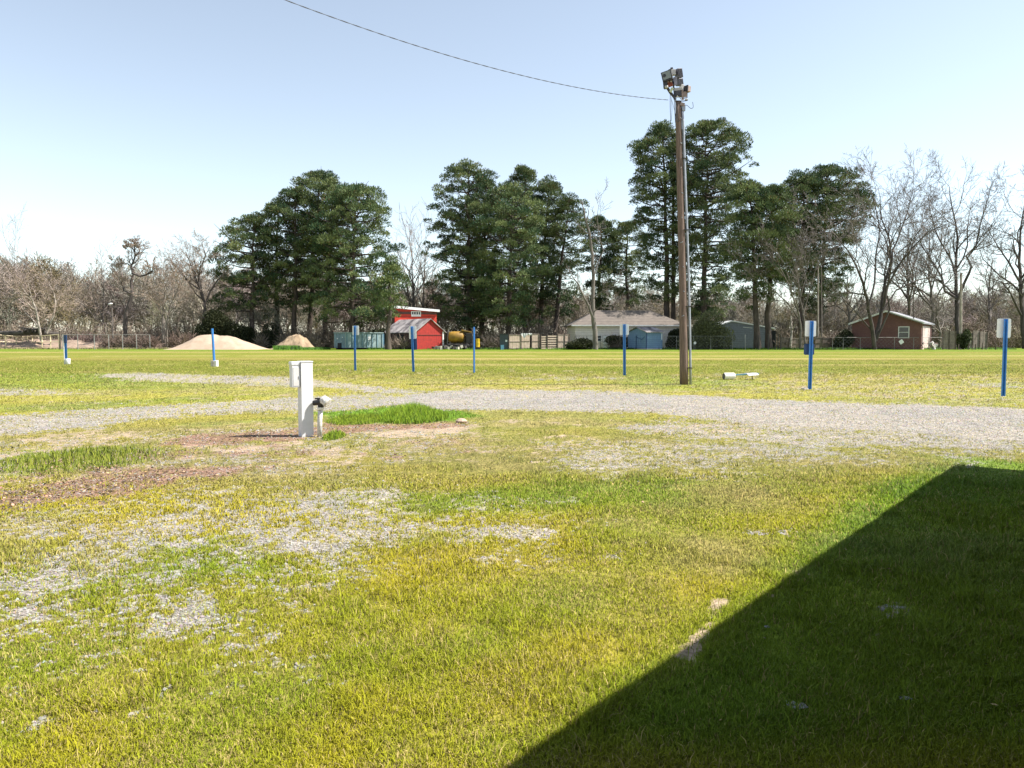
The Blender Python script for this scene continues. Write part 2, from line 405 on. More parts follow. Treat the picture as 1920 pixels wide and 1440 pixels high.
def grass_tone(X, Y, lush_shade):
    "macro colour of the turf, linear"
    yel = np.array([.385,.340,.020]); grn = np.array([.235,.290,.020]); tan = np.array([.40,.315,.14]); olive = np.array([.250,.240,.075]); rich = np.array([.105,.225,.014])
    a = fbm(X, Y, .23, 71, 4); b = fbm(X, Y, .9, 75, 4); c = fbm(X*.25, Y, .35, 81, 3)
    t_g = sstep(.42, .66, .6*a+.4*b)
    nearf = 1-sstep(6, 14, Y)
    col = yel[None]*(1-t_g[:,None]) + grn[None]*t_g[:,None]
    col = col*1.0
    # middle distance is duller and more olive with dead thatch
    mid = sstep(6.5, 10, Y)*(1-sstep(40, 60, Y))
    k = (mid*(.62+.3*sstep(.4,.62,b)))[:,None]; col = col*(1-k)+olive[None]*k
    # mown stripes across the far field
    far = sstep(26, 40, Y)
    st = fbm(X*.04, Y, .16, 91, 3)
    farc = np.array([.165,.185,.026])[None]*(1-sstep(.45,.6,st))[:,None] + np.array([.205,.185,.042])[None]*sstep(.45,.6,st)[:,None]
    farc = farc*(1-sstep(.62,.7,st)[:,None]*.6)+tan[None]*sstep(.62,.7,st)[:,None]*.6
    edge = sstep(88, 112, Y)[:,None]
    farc = farc*(1-edge)+np.array([.130,.190,.018])[None]*edge
    col = col*(1-far[:,None])+farc*far[:,None]
    d = sstep(.56, .72, .5*c+.5*b)[:,None]*.55*(1-.5*far[:,None]); col = col*(1-d)+tan[None]*d
    col = col*(1-.85*lush_shade[:,None])+rich[None]*.85*lush_shade[:,None]  # greens the lush turf and paints in the building's shade
    for yy, x0, x1, amp in ((74, -60, 60, .55), (48, -20, 50, .55), (46.5,-30,10,.35), (100, -80, -10, .4)):
        s = amp*np.exp(-((Y-yy-(fbm(X,Y,.05,97,2)-.5)*8)/(yy*.03))**2)*sstep(x0-8, x0+8, X)*(1-sstep(x1-8, x1+8, X))*sstep(.3,.55,fbm(X,Y,.3,99,3))
        col = col*(1-s[:,None])+tan[None]*s[:,None]
    return col
def ground_z(X, Y):
    return (fbm(X, Y, .35, 5, 3)-.5)*.06*np.clip(1-Y/40, .1, 1) - .0

GRAVC = np.array([.275,.257,.235]); SANDC = np.array([.34,.265,.19]); LEAFC = np.array([.235,.135,.105])
# ground sheet
r1 = 1/np.linspace(1/1.9, 1/70, 620)
rows = np.concatenate([[-60,-20,-5,0,1.0], r1, 70*np.exp(np.linspace(.02, np.log(900/70), 160)[0:])])
inner = np.linspace(-.86, .86, 470)
outer = np.array([1.0,1.3,1.8,3,6,15,40])
ss = np.concatenate([-outer[::-1], inner, outer])
YY, SS = np.meshgrid(rows, ss, indexing='ij')
HW = np.maximum(YY, 1.9)
XX = SS*HW
ext = np.abs(SS) > .9
XX = np.where(ext, np.sign(SS)*(np.abs(SS)*HW+np.clip(np.abs(SS)-.86,0,40)*30), XX)
Xf, Yf = XX.ravel(), YY.ravel()
gr, sa, le, lush_shade = ground_masks(Xf, Yf)
turf = grass_tone(Xf, Yf, lush_shade)
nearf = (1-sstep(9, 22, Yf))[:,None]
nearf = nearf*(1-.8*lush_shade[:,None])
base = turf*(1-.65*nearf)+np.array([.15,.12,.045])[None]*.65*nearf  # darker thatch, with the shade between blades put into its colour
gn = np.clip((fbm(Xf, Yf, .55, 201, 4)-.40)/.2, 0, 1)[:,None]
gcol = GRAVC[None]*(.88+.2*fbm(Xf, Yf, 2.5, 203, 3)[:,None])*(1-.45*gn)+np.array([.36,.31,.245])[None]*.45*gn
base = base*(1-gr[:,None])+gcol*gr[:,None]
base = base*(1-sa[:,None])+SANDC[None]*sa[:,None]
base = base*(1-.8*le[:,None])+LEAFC[None]*.8*le[:,None]
Zf = ground_z(Xf, Yf)
nr, nc = YY.shape
ii = np.arange(nr*nc).reshape(nr, nc)
fc = np.stack([ii[:-1,:-1], ii[:-1,1:], ii[1:,1:], ii[1:,:-1]], -1).reshape(-1, 4)
m, nt, b = newmat('ground_turf'); b.inputs['Roughness'].default_value = .95; b.inputs['Specular IOR Level'].default_value = .1
at = N(nt, 'ShaderNodeAttribute', attribute_name='col'); ag = N(nt, 'ShaderNodeAttribute', attribute_name='gravel')
tc = N(nt, 'ShaderNodeTexCoord')
n1 = N(nt, 'ShaderNodeTexNoise', Scale=9, Detail=9, Roughness=.75); nt.links.new(tc.outputs['Object'], n1.inputs['Vector'])
r1_ = N(nt, 'ShaderNodeValToRGB'); r1_.color_ramp.elements[0].position = .36; r1_.color_ramp.elements[1].position = .64
r1_.color_ramp.elements[0].color = (.42,.46,.42,1); r1_.color_ramp.elements[1].color = (1.5,1.45,1.45,1)
nt.links.new(n1.outputs[0], r1_.inputs[0])
c1 = mixcol(nt, at.outputs['Color'], r1_.outputs[0], 1.0, 'MULTIPLY')
vo = N(nt, 'ShaderNodeTexVoronoi', Scale=38); nt.links.new(tc.outputs['Object'], vo.inputs['Vector'])
r2_ = N(nt, 'ShaderNodeValToRGB'); r2_.color_ramp.elements[0].position = 0; r2_.color_ramp.elements[1].position = 1
r2_.color_ramp.elements[0].color = (.55,.52,.5,1); r2_.color_ramp.elements[1].color = (1.35,1.35,1.37,1)
sp = N(nt, 'ShaderNodeSeparateColor'); nt.links.new(vo.outputs['Color'], sp.inputs[0]); nt.links.new(sp.outputs[0], r2_.inputs[0])
c2 = mixcol(nt, at.outputs['Color'], r2_.outputs[0], 1.0, 'MULTIPLY')
n3 = N(nt, 'ShaderNodeTexNoise', Scale=2.2, Detail=8, Roughness=.7); nt.links.new(tc.outputs['Object'], n3.inputs['Vector'])
r3_ = N(nt, 'ShaderNodeValToRGB'); r3_.color_ramp.elements[0].position = .38; r3_.color_ramp.elements[1].position = .62
r3_.color_ramp.elements[0].color = (.8,.82,.78,1); r3_.color_ramp.elements[1].color = (1.15,1.13,1.12,1)
nt.links.new(n3.outputs[0], r3_.inputs[0])
c3 = mixcol(nt, mixcol(nt, c1, c2, ag.outputs['Fac']), r3_.outputs[0], 1.0, 'MULTIPLY')
nt.links.new(c3, b.inputs['Base Color'])
bp = N(nt, 'ShaderNodeBump', Strength=.6, Distance=.03); nt.links.new(n1.outputs[0], bp.inputs['Height'])
bp2 = N(nt, 'ShaderNodeBump', Strength=.5, Distance=.015); nt.links.new(vo.outputs['Distance'], bp2.inputs['Height']); nt.links.new(bp.outputs[0], bp2.inputs['Normal'])
nt.links.new(bp2.outputs[0], b.inputs['Normal'])
M['ground'] = m
g = np_mesh('ground', np.stack([Xf, Yf, Zf], -1), fc, m, base, extra={'gravel': np.maximum(gr, sa*.5)}, smooth=True)
g['kind'] = 'structure'

# ------------------------------------------------------------------ grass blades
rng = np.random.default_rng(7)
def make_blades(n, ymin, ymax, five, seed, name, label, xr=.82, ypow=1.0, margin=0, wmul=1.0):
    rg = np.random.default_rng(seed)
    t = rg.random(n)
    Y = np.exp(np.log(ymin)+t*(np.log(ymax)-np.log(ymin)))
    X = (rg.random(n)*2-1)*xr*Y
    if margin:      # strips of lawn to either side and underfoot
        Y = ymin+(ymax-ymin)*rg.random(n)**1.5; X = (rg.random(n)*2-1)*(xr*np.maximum(Y,0)+margin)
        k = (np.abs(X) > xr*Y) | (Y < 2.3); X, Y = X[k], Y[k]; n = len(X)
    gr, sa, le, lush_shade = ground_masks(X, Y)
    cover = np.clip(1-gr*.90, 0, 1)*np.clip(1-sa*.93, 0, 1)*np.clip(1-le*.78, 0, 1)
    thin = .45+.55*sstep(.34, .5, fbm(X, Y, 2.7, 131, 3))
    keep = rg.random(n) < cover*thin
    X, Y, gr, sa, le, lush_shade = (a[keep] for a in (X, Y, gr, sa, le, lush_shade))
    n = len(X)
    tone = grass_tone(X, Y, lush_shade)
    clump = fbm(X, Y, 3.5, 141, 3)
    h = (.011+.029*clump*rg.random(n)+.012*rg.random(n))*(1+.7*sstep(.58,.7,fbm(X,Y,1.7,161,3)))*(1+lush_shade*.5)
    h *= np.where(rg.random(n) < .03, 1.9, 1.0)
    w = wmul*.0025*np.clip((Y/4.5), .85, 6)*(.7+.6*rg.random(n))
    h *= np.clip(Y/22, 1, 1.6)
    az = rg.random(n)*2*PI; lean = rg.random(n)**.8*.95+.05; laz = rg.random(n)*2*PI
    dx, dy = np.cos(laz)*lean*h, np.sin(laz)*lean*h
    wx, wy = np.cos(az)*w, np.sin(az)*w
    z0 = ground_z(X, Y)-.004
    # colours
    v = rg.random(n)[:,None]
    col = tone*(.80+.62*v)
    dead = (rg.random(n) < .15+.18*gr+.15*sstep(.5,.65,fbm(X,Y,1.5,151,3)))[:,None]
    dead &= (rg.random(n) > .8*lush_shade)[:,None]
    straw = np.array([.50,.40,.15])[None]*(.5+.8*rg.random(n)[:,None])
    col = np.where(dead, straw, col)
    col = np.clip(col, 0, .8)
    if five:
        vs = np.zeros((n, 5, 3))
        vs[:,0] = np.stack([X-wx, Y-wy, z0], -1); vs[:,1] = np.stack([X+wx, Y+wy, z0], -1)
        mx, my, mz = X+dx*.35, Y+dy*.35, z0+h*.6
        vs[:,2] = np.stack([mx+wx*.75, my+wy*.75, mz], -1); vs[:,3] = np.stack([mx-wx*.75, my-wy*.75, mz], -1)
        vs[:,4] = np.stack([X+dx, Y+dy, z0+h*np.sqrt(np.clip(1-lean*lean*.5,.3,1))], -1)
        b0 = np.arange(n)[:,None]*5
        fs = np.concatenate([b0+np.array([[0,1,2]]), b0+np.array([[0,2,3]]), b0+np.array([[3,2,4]])])
        cc = np.repeat(col, 5, 0)
    else:
        vs = np.zeros((n, 3, 3))
        vs[:,0] = np.stack([X-wx, Y-wy, z0], -1); vs[:,1] = np.stack([X+wx, Y+wy, z0], -1)
        vs[:,2] = np.stack([X+dx, Y+dy, z0+h*.9], -1)
        fs = np.arange(n*3).reshape(n, 3); cc = np.repeat(col, 3, 0)
    o = np_mesh(name, vs.reshape(-1,3), fs, M['grass'], cc)
    tag(o, label, 'grass', kind='stuff'); return o
make_blades(680000, 2.3, 9, True, 3, 'grass', 'short yellow green grass blades covering the near lawn')
make_blades(560000, 9, 60, False, 4, 'grass', 'thin olive and green grass across the middle of the field')

make_blades(330000, .3, 14, False, 14, 'grass', 'short yellow green grass to either side of the near lawn', margin=5, wmul=2.2)
# tall green tuft beside the gravel
def tuft(name, label, pts, n, hmin, hmax, seed, cols, wmul=1.0):
    rg = np.random.default_rng(seed)
    pg = np.array([G(*p)[:2] for p in pts]); lo, hi = pg.min(0), pg.max(0); c = (lo+hi)/2; r = (hi-lo)/2
    a = rg.random(n)*2*PI; q = np.sqrt(rg.random(n))
    X = c[0]+np.cos(a)*q*r[0]; Y = c[1]+np.sin(a)*q*r[1]
    h = (hmin+(hmax-hmin)*rg.random(n))*(1.15-.75*q**2)*(.65+.6*fbm(X,Y,2.5,8,2))
    w = (.004+.004*rg.random(n))*wmul; az = rg.random(n)*2*PI; laz = rg.random(n)*2*PI; ln = rg.random(n)*.55
    dx, dy = np.cos(laz)*ln*h, np.sin(laz)*ln*h; wx, wy = np.cos(az)*w, np.sin(az)*w
    z0 = ground_z(X,Y)-.01
    vs = np.zeros((n,5,3))
    vs[:,0] = np.stack([X-wx,Y-wy,z0],-1); vs[:,1] = np.stack([X+wx,Y+wy,z0],-1)
    vs[:,2] = np.stack([X+dx*.35+wx*.8,Y+dy*.35+wy*.8,z0+h*.6],-1); vs[:,3] = np.stack([X+dx*.35-wx*.8,Y+dy*.35-wy*.8,z0+h*.6],-1)
    vs[:,4] = np.stack([X+dx,Y+dy,z0+h],-1)
    b0 = np.arange(n)[:,None]*5
    fs = np.concatenate([b0+np.array([[0,1,2]]), b0+np.array([[0,2,3]]), b0+np.array([[3,2,4]])])
    col = np.array(cols[0])[None]+(np.array(cols[1])-np.array(cols[0]))[None]*rg.random(n)[:,None]
    o = np_mesh(name, vs.reshape(-1,3), fs, M['grass'], np.repeat(col,5,0))
    return tag(o, label, 'grass tuft')
tuft('grass_tuft', 'tall bright green grass tuft between the gravel drive and brown leaves', [(705,790),(835,790),(770,774),(770,796)], 8000, .10, .30, 5, [(.12,.24,.015),(.32,.44,.035)])
o = tuft('grass_tuft', 'low wide green grass patch just right of the white pipe', [(612,790),(720,790),(660,780),(660,798)], 5000, .05, .14, 6, [(.14,.24,.015),(.32,.40,.035)])
tuft('grass_tuft', 'ragged green weed patch at the left edge above the red leaves', [(-20,868),(280,868),(120,838),(120,890)], 2600, .03, .15, 9, [(.12,.18,.02),(.34,.36,.05)])
tuft('grass_tuft', 'small green sprig growing right at the foot of the white pipe', [(600,822),(640,822),(620,812),(620,826)], 900, .04, .14, 12, [(.14,.24,.015),(.32,.40,.035)])

# gravel stones
def scatter_poly(n, ymin, ymax, seed, which, xr=.8):
    rg = np.random.default_rng(seed)
    Y = np.exp(np.log(ymin)+rg.random(n)*(np.log(ymax)-np.log(ymin))); X = (rg.random(n)*2-1)*xr*Y
    ms = ground_masks(X, Y); p = ms[which]
    k = rg.random(n) < p
    return X[k], Y[k], rg
X, Y, rg = scatter_poly(260000, 3, 26, 31, 0)
n = len(X)
s = (.004+.012*rg.random(n)**3)*np.clip(Y/9, .9, 1.9)
oc = np.array([[1,0,0],[-1,0,0],[0,1,0],[0,-1,0],[0,0,.7],[0,0,-.7]])
of = np.array([[0,2,4],[2,1,4],[1,3,4],[3,0,4]])
vs = oc[None]*(.7+.6*rg.random((n,6,1)))*s[:,None,None]
a = rg.random(n)*2*PI; ca, sa_ = np.cos(a)[:,None], np.sin(a)[:,None]
vx = vs[:,:,0]*ca-vs[:,:,1]*sa_; vy = vs[:,:,0]*sa_+vs[:,:,1]*ca
vs = np.stack([vx+X[:,None], vy+Y[:,None], vs[:,:,2]+(ground_z(X,Y)+s*.25)[:,None]], -1)
fs = (np.arange(n)[:,None,None]*6+of[None]).reshape(-1,3)
cl = GRAVC[None]*(.72+.50*rg.random((n,1)))*np.array([1,1,1])[None]*(1+.06*rg.standard_normal((n,3)))
tag(np_mesh('gravel', vs.reshape(-1,3), fs, M['stone'], np.clip(np.repeat(cl,6,0),.02,.85)), 'pale grey loose gravel in patches and on the drive', 'gravel', kind='stuff')
# dead leaves
X, Y, rg = scatter_poly(120000, 4, 16, 37, 2)
X2, Y2, rg2 = scatter_poly(200, 3, 14, 38, 3)
X = np.concatenate([X, X2]); Y = np.concatenate([Y, Y2]); n = len(X)
s = .007+.014*rg.random(n); a = rg.random(n)*2*PI; tl = (rg.random(n)-.5)*1.6
ux = np.stack([np.cos(a), np.sin(a), tl*.6], -1); uy = np.stack([-np.sin(a)*.6, np.cos(a)*.6, (rg.random(n)-.3)*.8], -1)
c0 = np.stack([X, Y, ground_z(X,Y)+.006+.03*rg.random(n)], -1)
vs = np.stack([c0-ux*s[:,None], c0+uy*s[:,None], c0+ux*s[:,None], c0-uy*s[:,None]], 1)
cl = np.where(rg.random((n,1)) < .35, np.array([.30,.22,.14])[None], np.array([.19,.125,.09])[None])*(.35+1.2*rg.random((n,1)))*(1+.12*rg.standard_normal((n,3)))
tag(np_mesh('leaf_litter', vs.reshape(-1,3), np.arange(n*4).reshape(n,4), M['litter'], np.clip(np.repeat(cl,4,0),.01,.6)), 'reddish brown dead leaves lying in drifts on the lawn', 'leaves', kind='stuff')

# ------------------------------------------------------------------ trees
def vnorm(v):
    l = math.sqrt(v[0]*v[0]+v[1]*v[1]+v[2]*v[2]) or 1; return (v[0]/l, v[1]/l, v[2]/l)
def grow(rd, out, p, d, L, r, lev, maxlev, cfg):
    nseg = 5 if lev <= 1 else (4 if lev == 2 else 3 if lev == 3 else 2)
    pts = [p]; rad = [r]; dirs = [d]
    wig = cfg['wig']*(1+.15*lev); up = cfg['up']
    for i in range(nseg):
        d = vnorm((d[0]+rd.gauss(0,wig), d[1]+rd.gauss(0,wig), d[2]+rd.gauss(0,wig)*.8+up))
        p = (p[0]+d[0]*L/nseg, p[1]+d[1]*L/nseg, p[2]+d[2]*L/nseg)
        if p[2] < .3: p = (p[0], p[1], .3)
        pts.append(p); rad.append(max(r*(1-cfg['taper']*(i+1)/nseg), cfg['rmin'])); dirs.append(d)
    out.append((lev, pts, rad))
    if lev < maxlev:
        branch(rd, out, pts, rad, dirs, L, lev, maxlev, cfg)
def branch(rd, out, pts, rad, dirs, L, lev, maxlev, cfg, n=None, t0=None):
    n = n or cfg['n'][min(lev, len(cfg['n'])-1)]
    nseg = len(pts)-1
    t0 = cfg['t0'][min(lev, len(cfg['t0'])-1)] if t0 is None else t0
    az0 = rd.random()*2*PI
    for k in range(n):
        t = t0+(1-t0)*(k+rd.random()*.8)/n if k < n-1 else 1.0
        f = t*nseg; i = min(int(f), nseg-1); f -= i
        q = tuple(pts[i][j]*(1-f)+pts[i+1][j]*f for j in range(3)); rr = rad[i]*(1-f)+rad[i+1]*f
        d = dirs[min(i+1, nseg)]
        ang = (math.radians(cfg['ang'])*(.6+.8*rd.random())) if t < 1 else .25*rd.random()
        az = az0+k*2.4+rd.gauss(0,.3)
        a = vnorm((d[1]-d[2], d[2]-d[0], d[0]-d[1]+1e-3)); bb = vnorm((d[1]*a[2]-d[2]*a[1], d[2]*a[0]-d[0]*a[2], d[0]*a[1]-d[1]*a[0]))
        c_, s_ = math.cos(ang), math.sin(ang); ca, sa = math.cos(az), math.sin(az)
        nd = vnorm(tuple(d[j]*c_+(a[j]*ca+bb[j]*sa)*s_ for j in range(3)))
        nl = L*cfg['ratio']*(.65+.6*rd.random())*(1-.35*t)
        grow(rd, out, q, nd, nl, max(rr*(.62 if t < 1 else .9), cfg['rmin']), lev+1, maxlev, cfg)
CFG = dict(wig=.16, up=.05, taper=.62, rmin=.012, n=[6,6,5,4,3], t0=[.35,.25,.2,.2,.2], ang=42, ratio=.62)

def tubes_to_mb(lst, minside=3):
    mb = MB()
    for lev, pts, rad in lst:
        ns = 8 if rad[0] > .2 else 6 if rad[0] > .08 else 4 if rad[0] > .035 else minside
        mb.tube(pts, rad, ns, cap=False)
    return mb
def split_trunk_crown(out, thr):
    return [t for t in out if t[2][0] >= thr], [t for t in out if t[2][0] < thr]
def ribbons(lst, rd, scale=1.0):
    "thin twigs as crossed pair free ribbons: verts, quads"
    vs = []; fs = []
    for lev, pts, rad in lst:
        a = rd.random()*PI; wx, wy = math.cos(a), math.sin(a)
        b = len(vs)
        for p, r in zip(pts, rad):
            r = r*scale
            vs.append((p[0]-wx*r, p[1]-wy*r, p[2]-r*.4)); vs.append((p[0]+wx*r, p[1]+wy*r, p[2]+r*.4))
        for i in range(len(pts)-1):
            fs.append((b+2*i, b+2*i+1, b+2*i+3, b+2*i+2))
    return vs, fs

def bare_tree(name, label, base, limbs, seed, maxlev, cfg, bark, twig, cat='bare tree', group=None, thr=.06, n0=None, rd=None):
    "limbs: list of (points, radii) drawn after the photo; smaller branches grow from them"
    rd = random.Random(seed); out = []
    for pts, rad, *rest in limbs:
        L = sum((Vector(pts[i+1])-Vector(pts[i])).length for i in range(len(pts)-1))
        # subdivide
        P2 = []; R2 = []
        for i in range(len(pts)-1):
            for s in range(3):
                f = s/3
                P2.append(tuple(pts[i][j]*(1-f)+pts[i+1][j]*f+(rd.gauss(0,.012*L/len(pts)) if (i or s) else 0) for j in range(3)))
                R2.append(rad[i]*(1-f)+rad[i+1]*f)
        P2.append(tuple(pts[-1])); R2.append(rad[-1])
        dirs = [vnorm(tuple(P2[min(i+1,len(P2)-1)][j]-P2[max(i-1,0)][j] for j in range(3))) for i in range(len(P2))]
        out.append((0, P2, R2))
        nb, t0, lf = rest[0] if rest else (7, .35, .5)
        if nb: branch(rd, out, P2, R2, dirs, L*lf/cfg['ratio'], 1, maxlev, cfg, nb, t0)
    rt = root(name, label, cat, base, group)
    tr, cr = split_trunk_crown(out, thr)
    tubes_to_mb(tr).build('trunk', bark, rt, base, smooth=True)
    if cr: tubes_to_mb(cr).build('crown', twig, rt, base)
    return rt

# --- pines
def pine(label, px, Y0, topx, topy, hw, cby, seed, cfgd=None, group='loblolly pines in the tree line', lean=0, bright=1.0, dens=1.0, right=1.0, left=1.0, shape='round', extra_trunk=None):
    Y = Y0 + (11 if Y0 > 122.5 else 0) + (5 if 8 <= seed <= 15 else 0)      # crowns clear the sheds and heaps in front
    rd = random.Random(seed); rg = np.random.default_rng(seed)
    b = GX(px, Y); top = P(topx, topy, Y); m_px = Y/F
    H = top[2]; W = hw*m_px; zb = P(px, cby-(8 if hw < 80 else 0), Y)[2]
    rt = root('pine_tree', label, 'pine tree', b, group)
    # trunk
    tr = MB(); npts = 9
    tp = []
    for i in range(npts+1):
        f = i/npts
        tp.append((b[0]+(top[0]-b[0])*f**1.3+rd.gauss(0,.12)*(0<i<npts), Y+rd.gauss(0,.12)*(0<i<npts), H*.97*f))
    R0 = .36+.012*H*.5
    rads = [R0*(1.25 if i == 0 else 1)*(1-.85*i/npts) for i in range(npts+1)]
    tr.tube(tp, rads, 9, cap=False)
    def axis(z):
        f = max(0, min(1, z/(H*.97)))*npts; i = min(int(f), npts-1); f -= i
        return tuple(tp[i][j]*(1-f)+tp[i+1][j]*f for j in range(3))
    # branches
    clumps = []
    nb = int((20+ (H-zb)*1.7)*dens)
    az = rd.random()*6
    for k in range(nb):
        t = (k+.5*rd.random())/nb; z = zb+(H-zb)*t**.92
        az += 2.399
        if shape == 'round': w = W*(math.sqrt(max(.03,1-max(0,(t-.38)/.62)**2.2)))*(.70+.30*min(1,t/.3))
        elif shape == 'cone': w = W*(1-.8*t**1.15)
        else: w = W*(math.sqrt(max(.03,1-max(0,(t-.55)/.45)**2.2)))*(.5+.5*min(1,t/.5))
        w *= .68+.42*rd.random()
        if rd.random() < .06: continue
        dx, dy = math.cos(az), math.sin(az)
        w *= right if dx > 0 else left
        ax = axis(z-.8)
        rise = (-.02+.42*t)*w+rd.gauss(0,.7)
        end = (ax[0]+dx*w, ax[1]+dy*w, ax[2]+rise)
        mid = (ax[0]+dx*w*.5, ax[1]+dy*w*.5, ax[2]+rise*.25+rd.gauss(0,.1))
        r = .05+.016*w
        tr.tube([ax, mid, end], [r, r*.7, .025], 5, cap=False)
        ncl = max(2, int(w*.75))
        for j in range(ncl):
            f = 1-.68*(j/ncl)*(.7+.5*rd.random()); f = max(.25, f)
            side = rd.gauss(0, .16*w+.35)*(1.1-f*.5)
            c = (ax[0]+dx*w*f-dy*side, ax[1]+dy*w*f+dx*side, ax[2]+rise*f**1.5+.3+rd.gauss(0,.95))
            cap = H-.4+rd.gauss(0,.5)-4.6*((c[0]-top[0])**2+(c[1]-Y)**2)/(W*W)
            if c[2] > cap: c = (c[0], c[1], cap-rd.random()*1.6)
            clumps.append((c, .65+1.0*rd.random()**1.5))
            if rd.random() < .5: tr.tube([(ax[0]+dx*w*f*.75, ax[1]+dy*w*f*.75, ax[2]+rise*f*.5), c], [.04,.02], 3, cap=False)
    for k in range(8): clumps.append(((top[0]+rd.gauss(0,W*.14), Y+rd.gauss(0,W*.14), H-.6-rd.random()*1.6), .95))
    if extra_trunk:
        tr.tube([GX(extra_trunk[0],Y+.5), P(*extra_trunk[1:3],Y+.3)], [R0*.8, R0*.3], 7, cap=False)
    tr.build('trunk', M['bark_pine'], rt, b, smooth=True)
    # needle tufts
    V = []; C = []
    g0 = np.array([.026,.060,.032]); g1 = np.array([.170,.200,.078])
    for c, rad in clumps:
        n = int(135*rad**1.7)+14
        u = rg.standard_normal((n,3)); u /= np.linalg.norm(u,axis=1)[:,None]
        u[:,2] = np.where(u[:,2] < -.3, -u[:,2], u[:,2])
        q = rad*(.35+.65*rg.random(n)[:,None]**.5)
        ctr = np.array(c)[None]+u*q*np.array([1.08,1.08,.82])[None]
        d = u+np.array([0,0,.55])[None]+.45*rg.standard_normal((n,3)); d /= np.linalg.norm(d,axis=1)[:,None]
        s = np.cross(d, rg.standard_normal((n,3))); s /= np.linalg.norm(s,axis=1)[:,None]
        L = (.18+.24*rg.random(n))[:,None]; w = (.032+.035*rg.random(n))[:,None]
        tri = np.stack([ctr-s*w, ctr+s*w, ctr+d*L+s*w*.9, ctr+d*L-s*w*.9], 1)
        V.append(tri.reshape(-1,3))
        ct = np.clip(rg.random()*.75+.45*rg.random((n,1))-.08, 0, 1)**1.2
        cc = (g0[None]*(1-ct)+g1[None]*ct)*bright
        brown = rg.random((n,1)) < .04; cc = np.where(brown, np.array([.14,.09,.04])[None], cc)
        C.append(np.repeat(cc, 4, 0))
    V = np.concatenate(V)-np.array(b)[None]; C = np.concatenate(C)
    np_mesh('crown', V, np.arange(len(V)).reshape(-1,4), M['foliage'], C, parent=rt)
    return rt
PG = {'a':'pines standing behind the sand and dirt heaps', 'b':'pines standing behind the pale board fence', 'c':'tall pines beside the wooden light pole'}
pine('dark leaning-left pine, leftmost of the clump behind the sand pile', 474,130, 476,400, 62,585, 1, group=PG['a'], left=1.25, right=.75)
pine('dark pine with bare lower trunk between sand pile and dirt heap', 520,135, 520,378, 50,585, 2, group=PG['a'])
pine('slim dark pine rising just behind the left half of the dirt heap', 552,131, 556,352, 55,570, 3, group=PG['a'])
pine('tallest pine of the left clump, topping its rounded outline', 580,136, 600,320, 58,560, 4, group=PG['a'])
pine('thick trunked dark pine right behind the dirt heap, left of the green dumpster', 609,130, 625,336, 55,575, 5, group=PG['a'])
pine('broad olive green pine behind the green dumpster with the lowest boughs', 660,126, 668,345, 84,600, 6, group=PG['a'], bright=1.25, dens=1.35, right=.95)
pine('thin sparse young pine in front of the red shed roof', 728,119, 734,480, 28,600, 7, group=PG['a'], dens=.45, bright=1.2)
pine('broad pine with long dark lower boughs right of the red barn', 880,127, 878,310, 84,610, 8, group=PG['b'], left=1.0, right=.8, dens=1.2)
pine('dark pine with twin trunk directly right of the yellow machine', 901,131, 915,335, 60,590, 9, group=PG['b'])
pine('bright green full pine in front of the dark ones above the pale board fence', 953,123, 962,348, 68,610, 10, group=PG['b'], bright=1.25, dens=1.3)
pine('tall narrow topped pine behind the bright green one', 985,137, 982,312, 40,560, 11, group=PG['b'])
pine('dark pine behind the gap between the two board fences', 1012,134, 1028,335, 46,590, 12, group=PG['b'])
pine('spreading pine behind the right board fence beside the white house', 1040,131, 1066,372, 50,600, 13, group=PG['b'])
pine('small rounded pine behind the bare dead tree and white house roof', 1122,140, 1128,405, 38,590, 14, group=PG['b'], shape='top')
pine('lower pine behind the middle of the white house roof', 1172,142, 1176,415, 44,585, 15, group=PG['b'], shape='top')
pine('tall pine just left of the wooden light pole with boughs reaching left', 1252,128, 1243,234, 58,560, 16, group=PG['c'], left=1.15, right=.85, dens=1.5, shape='top', extra_trunk=(1262,1262,330))
pine('tallest broadest pine just right of the wooden light pole', 1317,126, 1328,227, 86,585, 17, group=PG['c'], right=1.02, left=.8, dens=1.6, shape='top')
pine('olive pine with leaning bare trunk before the grey metal barn', 1420,121, 1405,335, 48,560, 18, group=PG['c'], bright=1.1, dens=1.25)
pine('leaning pine right beside it whose trunk stands at the barn corner', 1441,122, 1450,345, 50,540, 19, group=PG['c'], bright=1.1, dens=1.25)
pine('dark pine behind the wooden fence with a rounded bright top', 1500,131, 1508,322, 56,560, 20, group=PG['c'], bright=1.1, dens=1.3, shape='top')
pine('wide dark pine on the right end, its boughs reaching over the brick house', 1535,134, 1552,312, 78,585, 21, group=PG['c'], dens=1.3, right=1.05, shape='top')

